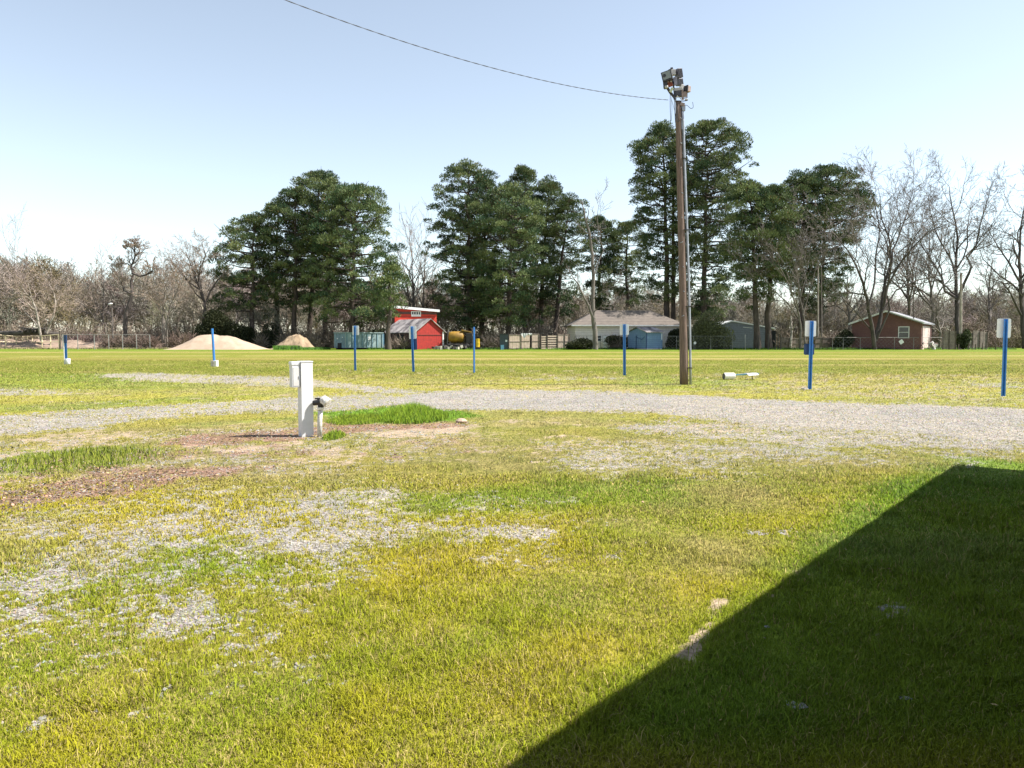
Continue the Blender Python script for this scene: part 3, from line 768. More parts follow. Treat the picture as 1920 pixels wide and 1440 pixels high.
# --- individual bare trees drawn after the photo
def L(Y, pts, r0, r1, dep=0.0, br=(7,.35,.5)):
    n = len(pts)
    r0 *= .84; r1 *= .72
    return ([P(x, y, Y+dep*i/(n-1)) for i, (x, y) in enumerate(pts)], [r0+(r1-r0)*i/(n-1) for i in range(n)], br)
FINE = dict(CFG); FINE.update(rmin=.02, n=[6,6,5,4], ang=38, up=.04)
Y = 118
bare_tree('bare_tree', 'big many limbed bare tree in front of the brick house', GX(1640,Y), [
  L(Y,[(1640,655),(1636,620),(1630,590),(1626,560),(1618,530),(1606,500),(1590,470),(1566,440)], .42,.08,-4,(8,.45,.4)),
  L(Y,[(1640,640),(1650,600),(1654,570),(1660,530),(1670,490),(1668,450),(1652,410),(1650,370)], .42,.07,3,(8,.35,.38)),
  L(Y,[(1656,575),(1662,540),(1684,500),(1710,465),(1740,435),(1775,420)], .26,.06,-3,(8,.2,.4)),
  L(Y,[(1660,555),(1668,520),(1674,470),(1690,430),(1704,390),(1712,350)], .24,.06,4,(8,.25,.4)),
  L(Y,[(1642,630),(1618,600),(1596,575),(1570,550)], .14,.05,-2,(6,.35,.4)),
  L(Y,[(1654,585),(1680,545),(1720,525),(1765,515),(1800,500)], .17,.05,3,(8,.25,.4)),
  L(Y,[(1628,575),(1640,530),(1642,480),(1650,430),(1640,380),(1632,350)], .20,.05,5,(8,.3,.38)),
  L(Y,[(1642,640),(1655,610),(1668,580),(1664,555)], .24,.15,-1,(0,0,0))],
  101, 5, FINE, M['bark_dark'], M['twig_grey'], group='bare trees around the brick house')
Y = 132
bare_tree('bare_tree', 'tall bare tree behind the grey utility pole right of the brick house', GX(1795,Y), [
  L(Y,[(1795,652),(1794,600),(1793,560),(1792,500),(1796,450),(1788,400),(1780,350)], .5,.07,2,(10,.3,.33)),
  L(Y,[(1794,565),(1808,530),(1822,500),(1812,480),(1830,460),(1838,420),(1850,380),(1856,360)], .3,.06,-3,(9,.35,.35)),
  L(Y,[(1794,560),(1772,545),(1766,520),(1748,490),(1728,460),(1720,430)], .3,.06,3,(9,.3,.4)),
  L(Y,[(1793,520),(1780,480),(1756,440),(1745,400),(1740,370)], .2,.05,5,(8,.3,.4))],
  102, 5, FINE, M['bark_dark'], M['twig_grey'], group='bare trees around the brick house')
Y = 128
bare_tree('bare_tree', 'dark trunked bare tree at the far right edge', GX(1922,Y), [
  L(Y,[(1922,655),(1918,600),(1914,550),(1912,490),(1914,430),(1922,380)], .55,.08,2,(12,.25,.36)),
  L(Y,[(1914,590),(1895,550),(1880,530),(1852,520)], .25,.05,-3,(9,.25,.4)),
  L(Y,[(1913,530),(1890,490),(1870,460),(1852,430)], .22,.05,2,(9,.3,.4)),
  L(Y,[(1914,540),(1935,490),(1945,440),(1950,390)], .25,.06,-2,(9,.3,.4))],
  103, 5, FINE, M['bark_dark'], M['twig_grey'], group='bare trees around the brick house')
Y = 116
bare_tree('bare_tree', 'dead pale broken topped tree in front of the white house', GX(1116,Y), [
  L(Y,[(1116,655),(1116,630),(1113,600),(1111,560),(1113,520),(1110,480),(1106,440),(1098,412),(1094,390)], .50,.12,1,(5,.5,.12)),
  L(Y,[(1113,600),(1104,575),(1092,550),(1082,530),(1073,518)], .26,.08,-1,(5,.4,.3)),
  L(Y,[(1100,415),(1104,398),(1102,390)], .10,.06,0,(0,0,0)),
  L(Y,[(1113,520),(1122,490),(1132,470),(1122,440),(1120,400),(1128,365)], .12,.03,2,(7,.4,.25)),
  L(Y,[(1113,560),(1130,545),(1150,530),(1172,525)], .10,.03,-2,(9,.2,.4)),
  L(Y,[(1114,585),(1130,570),(1150,572),(1165,580)], .08,.03,-1,(7,.2,.4))],
  104, 4, FINE, M['bark_snag'], M['twig_grey'])
Y = 119
SH = dict(FINE); SH.update(ang=34, up=.08)
bare_tree('bare_tree', 'grey twiggy bare tree with slanting stems right of the two leaning pine trunks', GX(1478,Y), [
  L(Y,[(1500,653),(1502,620),(1498,590),(1488,560),(1478,530),(1462,500),(1440,470)], .22,.05,-2,(9,.3,.45)),
  L(Y,[(1510,653),(1508,600),(1500,560),(1496,520),(1480,470),(1478,430)], .2,.05,2,(9,.35,.4)),
  L(Y,[(1500,600),(1478,570),(1452,545),(1430,520),(1410,500)], .14,.04,-2,(9,.2,.42)),
  L(Y,[(1505,590),(1520,540),(1530,500),(1560,455),(1580,440)], .16,.04,2,(9,.3,.42)),
  L(Y,[(1498,570),(1510,520),(1500,480),(1520,440)], .13,.04,1,(8,.3,.4))],
  105, 5, SH, M['bark_grey'], M['twig_grey'])
Y = 125
bare_tree('bare_tree', 'ivy mottled white snag behind the wooden fence', GX(1482,Y), [
  L(Y,[(1482,652),(1484,625),(1483,600),(1485,580)], .26,.13,0,(5,.4,.25))], 106, 3, FINE, M['ivy_bark'], M['twig_grey'])
Y = 134
bare_tree('bare_tree', 'crooked dark trunked tree with a round tuft top above the left woods', GX(236,Y), [
  L(Y,[(236,653),(234,620),(236,590),(242,570),(248,550),(246,530),(250,515),(246,500),(254,480),(252,460)], .50,.14,1,(9,.72,.16)),
  L(Y,[(248,512),(262,518),(276,515),(286,508),(287,495)], .22,.08,-2,(9,.4,.30)),
  L(Y,[(244,550),(232,545),(228,530),(222,520)], .16,.05,2,(6,.3,.35)),
  L(Y,[(250,505),(240,495),(225,495),(212,490)], .15,.05,1,(8,.3,.38)),
  L(Y,[(254,480),(262,470),(256,460),(248,452)], .12,.05,0,(12,.3,.35)),
  L(Y,[(252,470),(244,462),(238,458),(234,462)], .1,.04,1,(10,.3,.35))],
  107, 5, dict(FINE, n=[7,7,6,5], ratio=.6), M['bark_dark'], M['twig_tan'], group='trees along the edge of the left woods')
Y = 137
bare_tree('bare_tree', 'spreading bare tree with a broad pale crown left of the pines', GX(375,Y), [
  L(Y,[(378,653),(380,610),(384,570),(378,545),(370,530),(362,505),(350,480)], .36,.07,1,(10,.35,.42)),
  L(Y,[(380,560),(372,530),(375,505),(385,480),(380,460)], .22,.06,-2,(10,.3,.45)),
  L(Y,[(382,575),(395,545),(408,525),(425,510)], .25,.08,1,(6,.4,.3)),
  L(Y,[(378,545),(355,530),(340,510),(325,495)], .18,.05,2,(9,.3,.45))],
  108, 5, FINE, M['bark_dark'], M['twig_tan'], group='trees along the edge of the left woods')
Y = 133
bare_tree('bare_tree', 'cluster stemmed pale bare tree between chain-link fence end and sand pile', GX(310,Y), [
  L(Y,[(306,654),(306,610),(305,570),(312,540),(318,510)], .2,.05,1,(10,.3,.4)),
  L(Y,[(314,654),(313,610),(318,575),(330,550),(338,530)], .18,.05,-1,(10,.3,.4)),
  L(Y,[(310,654),(308,600),(294,570),(280,545)], .16,.05,2,(10,.35,.4))],
  109, 5, FINE, M['bark_grey'], M['twig_tan'], group='trees along the edge of the left woods')
Y = 130
bare_tree('bare_tree', 'low arching bare tree with whitish limbs behind the cream pipe fence', GX(76,Y), [
  L(Y,[(78,640),(72,605),(66,575),(56,555),(40,548),(20,540)], .28,.05,-1,(9,.35,.42)),
  L(Y,[(74,615),(60,598),(50,590),(40,575)], .16,.05,2,(7,.4,.4)),
  L(Y,[(88,625),(100,595),(105,570),(100,545),(90,530)], .2,.05,1,(9,.35,.42)),
  L(Y,[(92,612),(108,585),(130,560)], .14,.04,-2,(9,.3,.42))],
  110, 5, FINE, M['bark_pale'], M['twig_tan'], group='trees along the edge of the left woods')
for i, (px, Y, tx, ty, lab) in enumerate([
   (775,150,772,455,'thin pale bare tree in the gap between the two pine clumps, left one'),
   (792,156,797,470,'thin pale bare tree in the gap between the two pine clumps, touching the right pine'),
   (1590,150,1590,500,'small bare tree left of the brick house roof'),
   (1700,150,1705,410,'bare tree rising behind the brick house chimney side'),
   (1745,146,1742,430,'spreading brown bare tree behind the right end of the brick house'),
   (1850,150,1862,480,'brown bare tree behind the leaning board fence'),
   (1760,140,1757,560,'short bushy bare tree behind the small grey board gate'),
   (28,160,28,470,'fine pale bare tree rising above the far left woods'),
   (195,152,190,500,'grey bare tree left of the crooked dark tree')]):
    t = P(tx, ty, Y); H = t[2]; b = GX(px, Y)
    lim = [([b, (b[0]+.2, Y, H*.3), ((b[0]+t[0])/2, Y+.5, H*.6), t], [.16+.012*H, .12+.009*H, .08+.004*H, .03], (13,.28,.5))]
    bare_tree('bare_tree', lab, b, lim, 200+i, 4 if i not in (3,4) else 5, dict(FINE, ang=36, n=[6,7,6,5], up=.07), M['bark_grey'], M['twig_tan'] if i in (0,1,7,8) else M['twig_grey'], group='smaller bare trees along the woods')

# --- woodland mass behind
protos = []
for k in range(9):
    rd = random.Random(500+k); out = []
    cfg = dict(wig=.15, up=.07, taper=.6, rmin=.0016, n=[12,8,6,4], t0=[.16,.15,.15], ang=40, ratio=.52)
    grow(rd, out, (0,0,0), (0,0,1), .85, .014, 0, 4, cfg)
    vs, fs = ribbons([(l,p,[max(x, .0021) for x in r]) for l,p,r in out], rd)
    vs = np.array(vs); vs[:,2] /= vs[:,2].max(); protos.append((vs, np.array(fs)))
def top_px(px):
    xs = [-400,0,60,150,200,430,700,760,800,1100,1560,1620,1700,1900,2400]
    ys = [470,470,462,478,480,478,500,510,500,520,535,530,530,520,520]
    return np.interp(px, xs, ys)
rg = np.random.default_rng(77)
V = []; Fc = []; Cc = []; off = 0
spots = []
for row, (Yr, n) in enumerate([(150,62),(158,78),(168,90),(180,95),(195,95),(212,90),(232,90)]):
    for i in range(n):
        px = -330+2550*(i+rg.random())/n; spots.append((px, Yr+rg.normal()*3))
for px, Yr in spots:
    vs, fs = protos[rg.integers(len(protos))]
    H = (636-top_px(px))/F*Yr*(.80+.26*rg.random())*(1.0 if Yr > 150 else .72)
    a = rg.random()*2*PI; wd = H*(.85+.3*rg.random())
    ca, sa_ = math.cos(a), math.sin(a)
    x = (vs[:,0]*ca-vs[:,1]*sa_)*wd+(px-960)/F*Yr; y = (vs[:,0]*sa_+vs[:,1]*ca)*wd+Yr; z = vs[:,2]*H
    V.append(np.stack([x,y,z],-1)); Fc.append(fs+off); off += len(vs)
    c = np.array([.275,.240,.205])*(.76+.42*rg.random())*(1+.045*rg.standard_normal(3))
    if rg.random() < .15: c = np.array([.22,.18,.10])*(.8+.3*rg.random())
    Cc.append(np.repeat(c[None], len(vs), 0))
tag(np_mesh('woodland', np.concatenate(V), np.concatenate(Fc), M['woodland'], np.clip(np.concatenate(Cc),.03,.6)), 'brownish grey leafless winter woods behind the field', 'woodland', kind='stuff')
# brush at the foot of the woods
def brush(name, label, spots, seed, cols, per=170):
    rg = np.random.default_rng(seed); V = []; C = []
    for (x, y, w, h) in spots:
        n = int(per*w)
        bx = x+rg.normal(0, w*.4, n); by = y+rg.normal(0, w*.35, n)
        hz = h*(.4+.6*rg.random(n))*np.exp(-((bx-x)/w)**2*.8)
        z0 = rg.random(n)*hz*.75; L_ = .5+1.3*rg.random(n)
        az = rg.random(n)*2*PI; el = rg.random(n)*1.3
        d = np.stack([np.cos(az)*np.cos(el), np.sin(az)*np.cos(el), np.sin(el)],-1)*L_[:,None]
        p = np.stack([bx,by,z0],-1); s = np.cross(d, rg.standard_normal((n,3))); s /= np.linalg.norm(s,axis=1)[:,None]; s *= (.018+.025*rg.random(n))[:,None]
        V.append(np.stack([p-s,p+s,p+d+s*.5,p+d-s*.5],1).reshape(-1,3))
        c = np.array(cols[rg.integers(len(cols))])[None]*(.6+.7*rg.random((n,1))); C.append(np.repeat(c,4,0))
    V = np.concatenate(V); C = np.concatenate(C)
    return tag(np_mesh(name, V, np.arange(len(V)).reshape(-1,4), M['woodland'], C), label, 'brush', kind='stuff')
sp = []
for i in range(260):
    px = -330+2550*(i+rg.random())/260; Yr = 138+rg.random()*16
    if 1590 < px < 1760: Yr += 8
    sp.append(((px-960)/F*Yr, Yr, 3+2.5*rg.random(), 3.5+5.5*rg.random()*(1 if px < 430 or px > 1500 else .7)))
brush('brush', 'tangled leafless undergrowth at the foot of the woods', sp, 5, [(.25,.20,.155),(.21,.17,.13),(.27,.22,.18),(.20,.175,.11),(.23,.18,.15)])
sp = [((px-960)/F*Yy, Yy, 1.6, h) for px, Yy, h in [(168,134,3.6),(150,135,3.0),(180,134,2.4),(140,136,2)]]
brush('brush', 'pinkish bramble mound behind the chain-link fence', sp, 6, [(.27,.19,.17),(.22,.15,.14)], 420)
sp = [((px-960)/F*Yy, Yy, 1.2, h) for px, Yy, h in [(200,126,1.6),(215,127,2),(232,127,2.2),(250,127,2.6),(270,127,2.6),(288,127,2.4),(328,129,3),(345,129,3),(360,130,3.4)]]
brush('brush', 'brown brush growing along the chain-link fence', sp, 8, [(.22,.16,.13),(.17,.12,.10)], 300)
sp = [((px-960)/F*Yy, Yy, 1.1, h) for px, Yy, h in [(740,121,1.6),(755,120.5,2.2),(915,127,2.4),(935,128,2.6),(1085,124,1.8),(1150,123,2.4),(1163,123,2.8),(1470,126,2),(1560,127,3),(1572,127,3.5),(1585,128,3),(700,130,3),(690,131,4),(640,133,4),(590,134,3),(490,134,3),(530,134,2.6)]]
brush('brush', 'thin grey undergrowth between sheds and pine trunks', sp, 9, [(.16,.13,.11),(.20,.16,.13)], 240)

# evergreen shrubs
def shrub(label, px, Y, w, h, seed, c0, c1, cat='bush', group=None, name='evergreen_bush', n=9000, lobes=9):
    rg = np.random.default_rng(seed); b = GX(px, Y); rt = root(name, label, cat, b, group)
    V = []; C = []
    st = MB()
    for k in range(lobes):
        a = rg.random()*2*PI; r = rg.random()**.6*w*.42
        c = np.array([math.cos(a)*r, math.sin(a)*r*.7, h*(.15+.62*rg.random())*(1-.5*(r/(w*.5))**2)])
        rad = np.array([w*.24, w*.22, h*.26])*(.7+.6*rg.random())
        st.tube([(0,0,0), (c[0]*.4,c[1]*.4,c[2]*.6), tuple(c)], [.08,.05,.02], 5, cap=False)
        m_ = n//lobes; u = rg.standard_normal((m_,3)); u /= np.linalg.norm(u,axis=1)[:,None]
        p = c[None]+u*rad[None]*(.55+.5*rg.random((m_,1))**.7)
        p[:,2] = np.maximum(p[:,2], .04)
        d = u+.8*rg.standard_normal((m_,3)); d /= np.linalg.norm(d,axis=1)[:,None]; s = np.cross(d, rg.standard_normal((m_,3))); s /= np.linalg.norm(s,axis=1)[:,None]
        L_ = (.10+.14*rg.random((m_,1)))
        V.append(np.stack([p-s*L_*.4,p+s*L_*.4,p+d*L_+s*L_*.3,p+d*L_-s*L_*.3],1).reshape(-1,3))
        t = np.clip(.5*rg.random()+.6*rg.random((m_,1)),0,1); C.append(np.repeat(np.array(c0)[None]*(1-t)+np.array(c1)[None]*t,4,0))
    st.build('stem', M['bark_dark'], rt)
    V = np.concatenate(V); np_mesh('foliage', V, np.arange(len(V)).reshape(-1,4), M['foliage'], np.concatenate(C), parent=rt)
    return rt
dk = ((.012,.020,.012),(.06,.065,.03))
shrub('big rounded grey green bush behind the foot of the light pole', 1325,121, 6.4,5.8, 1, (.05,.06,.03),(.20,.21,.11), n=15000, lobes=14)
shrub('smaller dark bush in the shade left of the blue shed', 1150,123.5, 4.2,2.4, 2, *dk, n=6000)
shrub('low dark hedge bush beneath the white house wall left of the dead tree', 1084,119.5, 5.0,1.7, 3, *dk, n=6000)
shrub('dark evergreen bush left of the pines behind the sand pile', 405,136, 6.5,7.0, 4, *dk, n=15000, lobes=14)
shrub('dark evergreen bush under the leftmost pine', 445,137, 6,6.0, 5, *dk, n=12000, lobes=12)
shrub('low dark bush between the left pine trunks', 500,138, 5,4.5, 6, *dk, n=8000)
shrub('dark ivy bush right of the grey barn fence end', 1580,124, 3.2,3.4, 7, (.02,.028,.018),(.08,.085,.045), n=6000)
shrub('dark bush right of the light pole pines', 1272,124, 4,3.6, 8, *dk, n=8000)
shrub('dark climbing bush at the base of the grey utility pole', 1806,119, 2.2,3.6, 9, (.02,.03,.018),(.10,.12,.05), n=5000)
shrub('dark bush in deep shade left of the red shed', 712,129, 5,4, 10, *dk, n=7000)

# ------------------------------------------------------------------ terrain heaps
def mound(name, mtl, px0, px1, pyb, peaks, Y, depth, seed, rough=.15, kindlabel=None):
    "heap with profile given by peaks [(px, py)] at distance Y"
    nx, ny = 90, 40; rg = np.random.default_rng(seed)
    x0, x1 = (px0-960)/F*Y, (px1-960)/F*Y
    xs = np.linspace(x0, x1, nx); ys = np.linspace(-depth/2, depth/2, ny)
    pk = [(P(a, b_, Y)[0], max(P(a, b_, Y)[2], 0)) for a, b_ in peaks]
    prof = np.interp(xs, [p[0] for p in pk], [p[1] for p in pk])
    XX, YY = np.meshgrid(xs, ys, indexing='ij')
    cross = np.clip(1-(np.abs(YY)/(depth/2))**1.6, 0, 1)
    Z = prof[:,None]*cross + (fbm(XX.ravel(), YY.ravel(), .8, seed, 4).reshape(XX.shape)-.5)*2*rough*np.clip(cross*prof[:,None],0,1) - .03
    ii = np.arange(nx*ny).reshape(nx,ny)
    fs = np.stack([ii[:-1,:-1], ii[1:,:-1], ii[1:,1:], ii[:-1,1:]], -1).reshape(-1,4)
    return np_mesh(name, np.stack([XX.ravel(), YY.ravel()+Y, Z.ravel()],-1), fs, mtl, smooth=True)
tag(mound('sand_pile', M['sand'], 316, 498, 655, [(316,656),(330,652),(352,640),(372,629),(385,627),(402,627),(412,630),(425,629),(440,632),(458,639),(475,645),(488,650),(498,656)], 121.5, 8, 3, .12), 'long pale sand pile with two soft humps', 'sand pile')
tag(mound('dirt_pile', M['dirt'], 508, 592, 653, [(508,656),(525,645),(540,632),(552,628),(562,627),(572,632),(582,645),(592,656)], 121.5, 6, 4, .5), 'small rough brown dirt heap left of the green dumpster', 'dirt pile')
o = mound('dirt_bank', M['bank'], -300, 320, 655, [(-300,637),(0,636),(40,638),(90,637),(150,637),(200,638),(240,642),(290,648),(320,656)], 134, 10, 5, .5); o['kind'] = 'structure'
def mass_weeds(name, label, px0, px1, Y, n, h, seed, cols):
    rg = np.random.default_rng(seed)
    X = ((px0+(px1-px0)*rg.random(n))-960)/F*Y; Yp = Y+rg.normal(0,.7,n); hh = h*(.4+.6*rg.random(n)); w = .05+.05*rg.random(n)
    a = rg.random(n)*2*PI; d = rg.normal(0,.35,(n,2))*hh[:,None]
    vs = np.stack([np.stack([X-np.cos(a)*w,Yp-np.sin(a)*w,0*X],-1), np.stack([X+np.cos(a)*w,Yp+np.sin(a)*w,0*X],-1), np.stack([X+d[:,0],Yp+d[:,1],hh],-1)],1)
    t = rg.random((n,1)); c = np.array(cols[0])[None]*(1-t)+np.array(cols[1])[None]*t
    return tag(np_mesh(name, vs.reshape(-1,3), np.arange(n*3).reshape(n,3), M['grass'], np.repeat(c,3,0)), label, 'weeds', kind='stuff')
mass_weeds('weeds', 'bright green weeds at the foot of the dirt heap', 518, 562, 118, 2500, .75, 1, [(.08,.2,.03),(.16,.32,.05)])
mass_weeds('weeds', 'green weeds between dirt heap and dumpster', 560, 616, 118.5, 1800, .45, 2, [(.08,.2,.03),(.16,.32,.05)])
mass_weeds('weeds', 'uncut green grass strip along the far fence line', 690, 1900, 121.3, 9000, .35, 3, [(.05,.13,.02),(.14,.26,.04)])
mass_weeds('weeds', 'dry pale grass along the left fences', -60, 320, 124, 3000, .32, 4, [(.16,.2,.05),(.40,.33,.18)])

# fallen log by the left woods
b = GX(62,131); rt = root('fallen_log', 'dark fallen log and root mass lying before the left woods', 'log', b)
lg = MB(); lg.tube([P(-40,627,131),P(20,625,131),P(60,624,131.5),P(110,626,131)], [.5,.45,.42,.3], 9); lg.build('trunk', M['log'], rt, b, smooth=True)
lg = MB()
rdl = random.Random(4)
for k in range(14):
    x = 46+rdl.random()*36; lg.tube([P(x,625,131), P(x+rdl.gauss(0,6),617,131+rdl.gauss(0,.6)), P(x+rdl.gauss(0,12),612+rdl.random()*8,131+rdl.gauss(0,1))], [.28,.16,.05], 6)
lg.build('root_mass', M['log'], rt, b, smooth=True)

# ------------------------------------------------------------------ left fences
b = GX(-60,122); rt = root('pipe_fence', 'cream painted metal pipe fence bending inward at the left edge', 'fence', b)
r = .085
topl = [(-130,628),(0,628),(44,632),(62,631),(112,627)]
def fy(px): return np.interp(px, [-130,44,62,112],[120,132,132,120.5])
posts = [-120,-80,-40,0,12,32,44,53,62,80,96,112]
for px in posts:
    Yp = float(fy(px)); g0 = GX(px, Yp); ty = np.interp(px, [t[0] for t in topl], [t[1] for t in topl]); t = P(px, ty, Yp)
    MB().tube([g0, (g0[0], g0[1], t[2])], r, 6).build('post', M['metal_fence'], rt, b)
rails = MB()
for k in range(len(posts)-1):
    a, c = posts[k], posts[k+1]
    for frac in (1.0, .52):
        pa = P(a, np.interp(a,[t[0] for t in topl],[t[1] for t in topl]), float(fy(a))); pc = P(c, np.interp(c,[t[0] for t in topl],[t[1] for t in topl]), float(fy(c)))
        rails.tube([(pa[0],pa[1],pa[2]*frac),(pc[0],pc[1],pc[2]*frac)], r*.8, 5)
rails.build('rail', M['metal_fence'], rt, b)
b = GX(114,120.3); rt = root('wooden_post', 'short brown wooden post where the two left fences meet', 'post', b)
MB().tube([b,(b[0],b[1],P(114,620,120.3)[2])],[.14,.12],8).build('shaft', M['post_wood'], rt, b)
MB().lathe([(.15,0),(.15,.06),(.08,.1)], (b[0],b[1],P(114,620,120.3)[2]), 8).build('cap', M['concrete'], rt, b)

def chain_fence(label, pts, top, post_r, mt, mesh=True, group=None, step=.45, mid=False):
    "pts: list of (px, Y) for posts"
    b = GX(*pts[0]); rt = root('chain_link_fence', label, 'fence', b, group)
    w = [GX(*p) for p in pts]
    for q in w: MB().tube([q,(q[0],q[1],top)], post_r, 6).build('post', mt, rt, b)
    rl = MB(); net = MB()
    for a, c in zip(w[:-1], w[1:]):
        rl.tube([(a[0],a[1],top-.03),(c[0],c[1],top-.03)], .028, 5)
        Lf = math.dist(a, c); n = max(1, int(Lf/step)); h = top-.1
        if mesh:
            k = -int(h/step)
            for k in range(-int(h/step), n+1):
                for sgn in (1,-1):
                    # diagonal wire clipped to the panel
                    s0 = k*step if sgn > 0 else (k*step+h); s1 = s0+sgn*h
                    z0, z1 = .02, h
                    if sgn < 0 and s0 > Lf+h: continue
                    def clip(s, z, so, zo):
                        if s < 0: f = (0-s)/(so-s); return 0, z+(zo-z)*f
                        if s > Lf: f = (Lf-s)/(so-s); return Lf, z+(zo-z)*f
                        return s, z
                    if (s0 < 0 and s1 < 0) or (s0 > Lf and s1 > Lf): continue
                    A = clip(s0, z0, s1, z1); B = clip(s1, z1, s0, z0)
                    p0 = tuple(a[j]+(c[j]-a[j])*A[0]/Lf for j in (0,1))+(A[1],); p1 = tuple(a[j]+(c[j]-a[j])*B[0]/Lf for j in (0,1))+(B[1],)
                    net.tube([p0,p1], .006, 3, cap=False)
    rl.build('rail', mt, rt, b)
    if mesh and net.v: net.build('wire_mesh', mt, rt, b)
    return rt
chain_fence('galvanised chain-link fence beside the cream pipe fence at left', [(118,120.6),(147,121),(178,121.5),(205,122),(231,122.3),(257,123),(282,124)], 2.35, .06, M['wire_fence'])
chain_fence('dark low chain-link fence from yellow machine to the dark cabinet', [(886,120.4),(906,120.4),(926,120.4),(936,120.4)], 2.1, .035, M['wire_dark'], step=.35)
chain_fence('dark chain-link fence in front of the white house', [(1078,119),(1100,119),(1126,119),(1140,119),(1162,119)], 2.15, .04, M['wire_dark'], step=.35)
chain_fence('thin wire fence in front of the big grey green bush', [(1245,119.5),(1268,119.5),(1300,119.5),(1332,119.5),(1373,119.5)], 2.1, .03, M['wire_fence'], step=.5)
chain_fence('wire fence line in front of the brick house', [(1560,118.5),(1580,118.5),(1612,118.5),(1640,118.5),(1676,118.5),(1712,118.5),(1740,118.5),(1765,118.5)], 1.9, .03, M['wire_fence'], step=.6)
for i, (px, ty, lab) in enumerate([(1422,629,'black fence post in front of the left leaning pine trunk'),(1440,628,'black fence post in front of the right leaning pine trunk'),(1453,628,'left one of three black posts at the dark barn opening'),(1458,627,'middle one of three black posts at the dark barn opening'),(1463,628,'right one of three black posts at the dark barn opening')]):
    b = GX(px,117.5); rt = root('fence_post', lab, 'post', b, 'black posts before the grey barn')
    MB().tube([b,(b[0]+.02,b[1],P(px,ty,117.5)[2])],[.09,.075],7).build('shaft', M['wire_dark'], rt, b)
    MB().lathe([(.08,0),(.095,.03),(.05,.07)], (b[0]+.02,b[1],P(px,ty,117.5)[2]), 7).build('cap', M['wire_dark'], rt, b)
for i, px in enumerate([1791,1796,1815,1822,1828,1841,1848,1866]):
    b = GX(px,117+.6*(i%3)); rt = root('fence_post', ['first','second','third','fourth','fifth','sixth','seventh','last'][i]+' of the stubby posts from left, right of the brick house', 'post', b, 'stubby posts right of the brick house')
    MB().tube([b,(b[0]+.03,b[1],.75+.25*((i*7)%3)/2)],[.08,.07],6).build('shaft', M['post_wood'], rt, b)
b = GX(1397,118); rt = root('fence_post', 'thin leaning pale post before the grey metal barn', 'post', b)
MB().tube([b,P(1397,627,118)],[.05,.045],6).build('shaft', M['wire_fence'], rt, b)

# ------------------------------------------------------------------ buildings
def rotz(a): return Matrix.Rotation(a, 3, 'Z')
def local_gable(rt, W, D, eave, ridge, wallm, roofm, ov=.35, th=.18, wallm2=None, ovg=.35, trim=None):
    """gable wall in the local XZ plane (x 0..W, y 0), building runs back to y = D. ridge along Y"""
    g = MB()
    g.prism([(0,0,0),(W,0,0),(W,0,eave),(W/2,0,ridge),(0,0,eave)], (0,.12,0)); g.build('gable_wall', wallm, rt)
    s = MB(); s.box((.06,D/2+.06,eave/2-.01),(.12,D-.12,eave-.02)); s.build('side_wall', wallm2 or wallm, rt)
    s = MB(); s.box((W-.06,D/2+.06,eave/2-.01),(.12,D-.12,eave-.02)); s.build('side_wall', wallm2 or wallm, rt)
    g = MB(); g.prism([(0,D,0),(W,D,0),(W,D,eave),(W/2,D,ridge),(0,D,eave)], (0,.12,0)); g.build('rear_wall', wallm, rt)
    sl = (ridge-eave)/(W/2)
    r = MB()
    for sg in (-1, 1):
        xe = W/2+sg*(W/2+ov); ze = eave-sl*ov+.01
        r.prism([(W/2,-ovg,ridge+.01),(xe,-ovg,ze),(xe,-ovg,ze+th),(W/2,-ovg,ridge+th+.01)], (0,D+2*ovg,0))
    ro = r.build('roof', roofm, rt)
    if trim:
        t = MB()
        for sg in (-1, 1):
            xe = W/2+sg*(W/2+ov); ze = eave-sl*ov
            t.prism([(W/2,-ovg-.05,ridge-.04),(xe,-ovg-.05,ze-.04),(xe,-ovg-.05,ze+th+.03),(W/2,-ovg-.05,ridge+th+.03)], (0,.045,0))
        t.build('rake_trim', trim, rt)
    return ro
def window(rt, c, w, h, axis='X', frame=M['trim_white'], th=.08, mull=True, n=(0,-1,0)):
    "window in local XZ plane at y=c[1]"
    f = MB(); t = .11
    f.box((c[0],c[1],c[2]+h/2-t/2),(w,th,t)); f.box((c[0],c[1],c[2]-h/2+t/2),(w,th,t))
    f.box((c[0]-w/2+t/2,c[1],c[2]),(t,th,h-2*t)); f.box((c[0]+w/2-t/2,c[1],c[2]),(t,th,h-2*t))
    if mull: f.box((c[0],c[1],c[2]),(w-2*t,th*.8,t*.6))
    p = MB().box((c[0],c[1]+th*.2,c[2]),(w-.04,th*.3,h-.04)).build('window', M['window_glass'], rt)
    f.build('frame', frame, p)
    return p

# red shed: near corner at px 782
Yc = 119.5; c = GX(782, Yc); al = math.radians(36)
rt = root('red_shed', 'bright red gabled shed with a weathered roof beside the green dumpster', 'shed', c, rot=(0,0,al))
local_gable(rt, 4.7, 10.5, 2.95, 4.75, M['red_siding'], M['roof_mottled'], .5, .10, M['maroon_shade'], .3)  # long side walls carry their shade in a darker red
MB().box((4.68,-.07,1.4),(.22,.10,2.8)).build('corner_trim', M['trim_white'], rt)
d = MB().box((-.04,5.5,1.15),(.08,2.4,2.3)); d.build('door', M['dark_open'], rt)
MB().box((2.35,-.04,2.25),(4.3,.05,.07)).build('wall_batten', M['maroon_shade'], rt)
